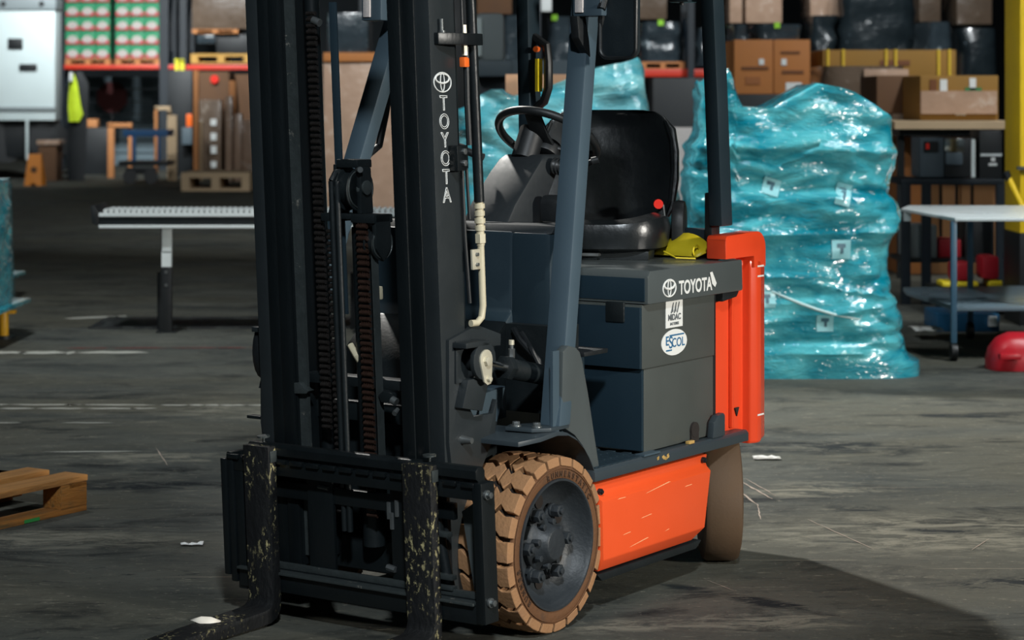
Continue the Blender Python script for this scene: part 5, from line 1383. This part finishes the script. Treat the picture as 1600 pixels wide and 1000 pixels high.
dev('body', 1530, 1566, 204, 279, Yd+.15, .35, plastic, bd); dev('trim_line', 1532, 1566, 240, 244, Yd+.14, .02, alu, bd, 0); dev('button', 1549, 1555, 246, 252, Yd+.14, .02, label_w, bd, 0); dev('mark', 1545, 1558, 255, 259, Yd+.14, .02, label_w, bd, 0)
dz4 = at(0, 405, Yd).z
carton(1418, 1464, 352, 403, Yd+.1, .4, grey_panel, 'grey white carton on the lower shelf of the steel desk', ((1440, 1452, 356, 358, ink),))
thing_box('red_bin', 1466, 1502, 374, 402, Yd+.2, .3, mat('crimson', (176, 30, 44), .5), 'crimson bin on the lower shelf of the steel desk', 'bin', False)
thing_box('dark_crate', 1508, 1554, 345, 401.3, Yd+.25, .28, plastic, 'black crate on the lower desk shelf beside the crimson bin', 'crate', False)
# pale wall panel in the gap under the desk
thing_box('pale_board', 1405, 1560, 395, 470, 20.95, .1, wrap_brown, 'pale board leaning behind the steel desk', 'board')
# white topped cart, near right
Yc = 13.3
tc_ = tag(empty('white_topped_cart', (at(1500, 0, Yc).x, Yc, 0)), 'white topped two tier cart with dark blue legs right of the big teal stack', 'cart')
zt = at(0, 346, Yc).z; zl = at(0, 487, Yc).z
topm = mat('white_laminate', (214, 222, 222), .3, 0, .05, 3)
def poly_slab(pts, z0, z1, name, m, bev=.008):
    return onto(MB().prism(pts, 'z', z0, z1).build(name, m, None, bev), tc_)
def gx(px, Y): return (px-800)/F_PX*Y
poly_slab([(gx(1492, Yc), Yc), (gx(1640, Yc), Yc), (gx(1640, 14.9), 14.9), (gx(1418, 14.9), 14.9), (gx(1408, 14.5), 14.5)], zt, zt+.022, 'table_top', topm)
poly_slab([(gx(1494, Yc), Yc+.02), (gx(1640, Yc), Yc+.02), (gx(1640, 14.8), 14.85), (gx(1415, 14.6), 14.7), (gx(1412, 14.5), 14.4)], zl, zl+.03, 'lower_shelf', mat('grey_laminate', (104, 122, 132), .3, 0, .05, 3))
for (x, Y) in ((1490, Yc+.03), (1516, 14.6), (1632, Yc+.03)):
    onto(MB().box(gx(x, Y)-.018, gx(x, Y)+.018, Y-.018, Y+.018, .11, zt).build('leg', mat('teal_blue_leg', (60, 96, 118), .35) if 'teal_blue_leg' not in MATS else MATS['teal_blue_leg'], None, .004), tc_)
    onto(MB().cyl((gx(x, Y)-.02, Y, .055), (gx(x, Y)+.02, Y, .055), .055, 18).build('caster', plastic, None, .004), tc_)
onto(MB().box(gx(1410, 14.5), gx(1420, 14.5), 14.42, 14.46, zt-.06, zt).build('bracket', alu), tc_)
blue_bin = thing_box('blue_bin', 1465, 1562, 490, 540, 15.0, .5, mat('deep_blue', (28, 84, 120), .4), 'blue bin on the floor under the white topped cart', 'bin')
bx('paper_label', 1545, 1558, 494, 510, 14.98, .03, label_w, blue_bin, 0)
for i, (x0, x1, y0, y1, m, lb_) in enumerate(((1472, 1530, 440, 449, yellow_m, 'yellow tool tray behind the cart leg'), (1545, 1568, 438, 449, yellow_m, 'small yellow case behind the yellow post'), (1490, 1520, 410, 439, MATS['crimson'], 'crimson cloth heap behind the cart leg'), (1535, 1562, 400, 437, MATS['crimson'], 'crimson pouch hanging near the yellow post'))):
    o = thing_box('tool_case' if i < 2 else 'red_cloth', x0, x1, y0, y1, 16.2, .25, m, lb_, 'case' if i < 2 else 'cloth', False, .03)
ls = tag(MB().box(gx(1465, 16.1), gx(1560, 16.1), 16.1, 16.6, at(0, 452, 16.1).z-.03, at(0, 451, 16.1).z).build('low_shelf', black_steel), 'black low shelf with tool cases behind the cart', 'shelf')
for x in (1468, 1556): MB().box(gx(x, 16.3)-.02, gx(x, 16.3)+.02, 16.3, 16.34, 0, at(0, 452, 16.1).z-.03).build('leg', black_steel, ls)
# yellow post
YP = 15.4
yp = tag(empty('yellow_post', (gx(1588, YP), YP, 0)), 'tall yellow steel post with a black foot at the right edge', 'post')
yel = mat('safety_yellow', (240, 200, 34), .45, 0, .12, 4, .05, 30)
X0, X1 = gx(1594, YP), gx(1650, YP)
onto(MB().box(X0, X1, YP, YP+.48, .66, 3.2).build('post_body', yel, None, .004), yp)
onto(MB().box(X0-.004, X1, YP-.004, YP+.5, 0, .66).build('foot_guard', plastic, None, .004), yp)
onto(MB().box(gx(1588, YP), X1, YP-.04, YP, at(0, 265, YP).z, at(0, 260, YP).z).build('clip', bolt_m), yp)
th = MB().cyl(at(1576, 278, 15.2), at(1616, 362, 15.1), .022, 12).build('pole', yel, None); tag(th, 'yellow broom stick with a black grip leaning on the yellow post', 'pole')  # plain tool handle without a head
MB().cyl(at(1572, 268, 15.2), at(1577, 282, 15.2), .024, 12).build('grip', plastic, th)
rb = MB().rings([rr_ring(gx(1600, 12.8), 12.95, .19*k, .15*k, z, 3) for z, k in ((.0, 1), (.05, 1), (.12, .92), (.18, .7), (.215, .35))])
rbo = rb.build('red_case', mat('signal_red', (196, 30, 44), .35, 0, .05)); tag(rbo, 'round shouldered red case on the floor at the right edge', 'case')
MB().box(gx(1562, 12.75), gx(1596, 12.75), 12.74, 12.80, .075, .11).build('handle', MATS['signal_red'], rbo, .01)
# pale floor goods seen between seat and rear pillar
thing_box('white_bags', 1052, 1100, 200, 262, 24, .8, mat('white_sack', (206, 200, 196), .6, 0, .1, 4, .4, 10), 'pale sacks seen between the seat and the rear pillar', 'sacks')
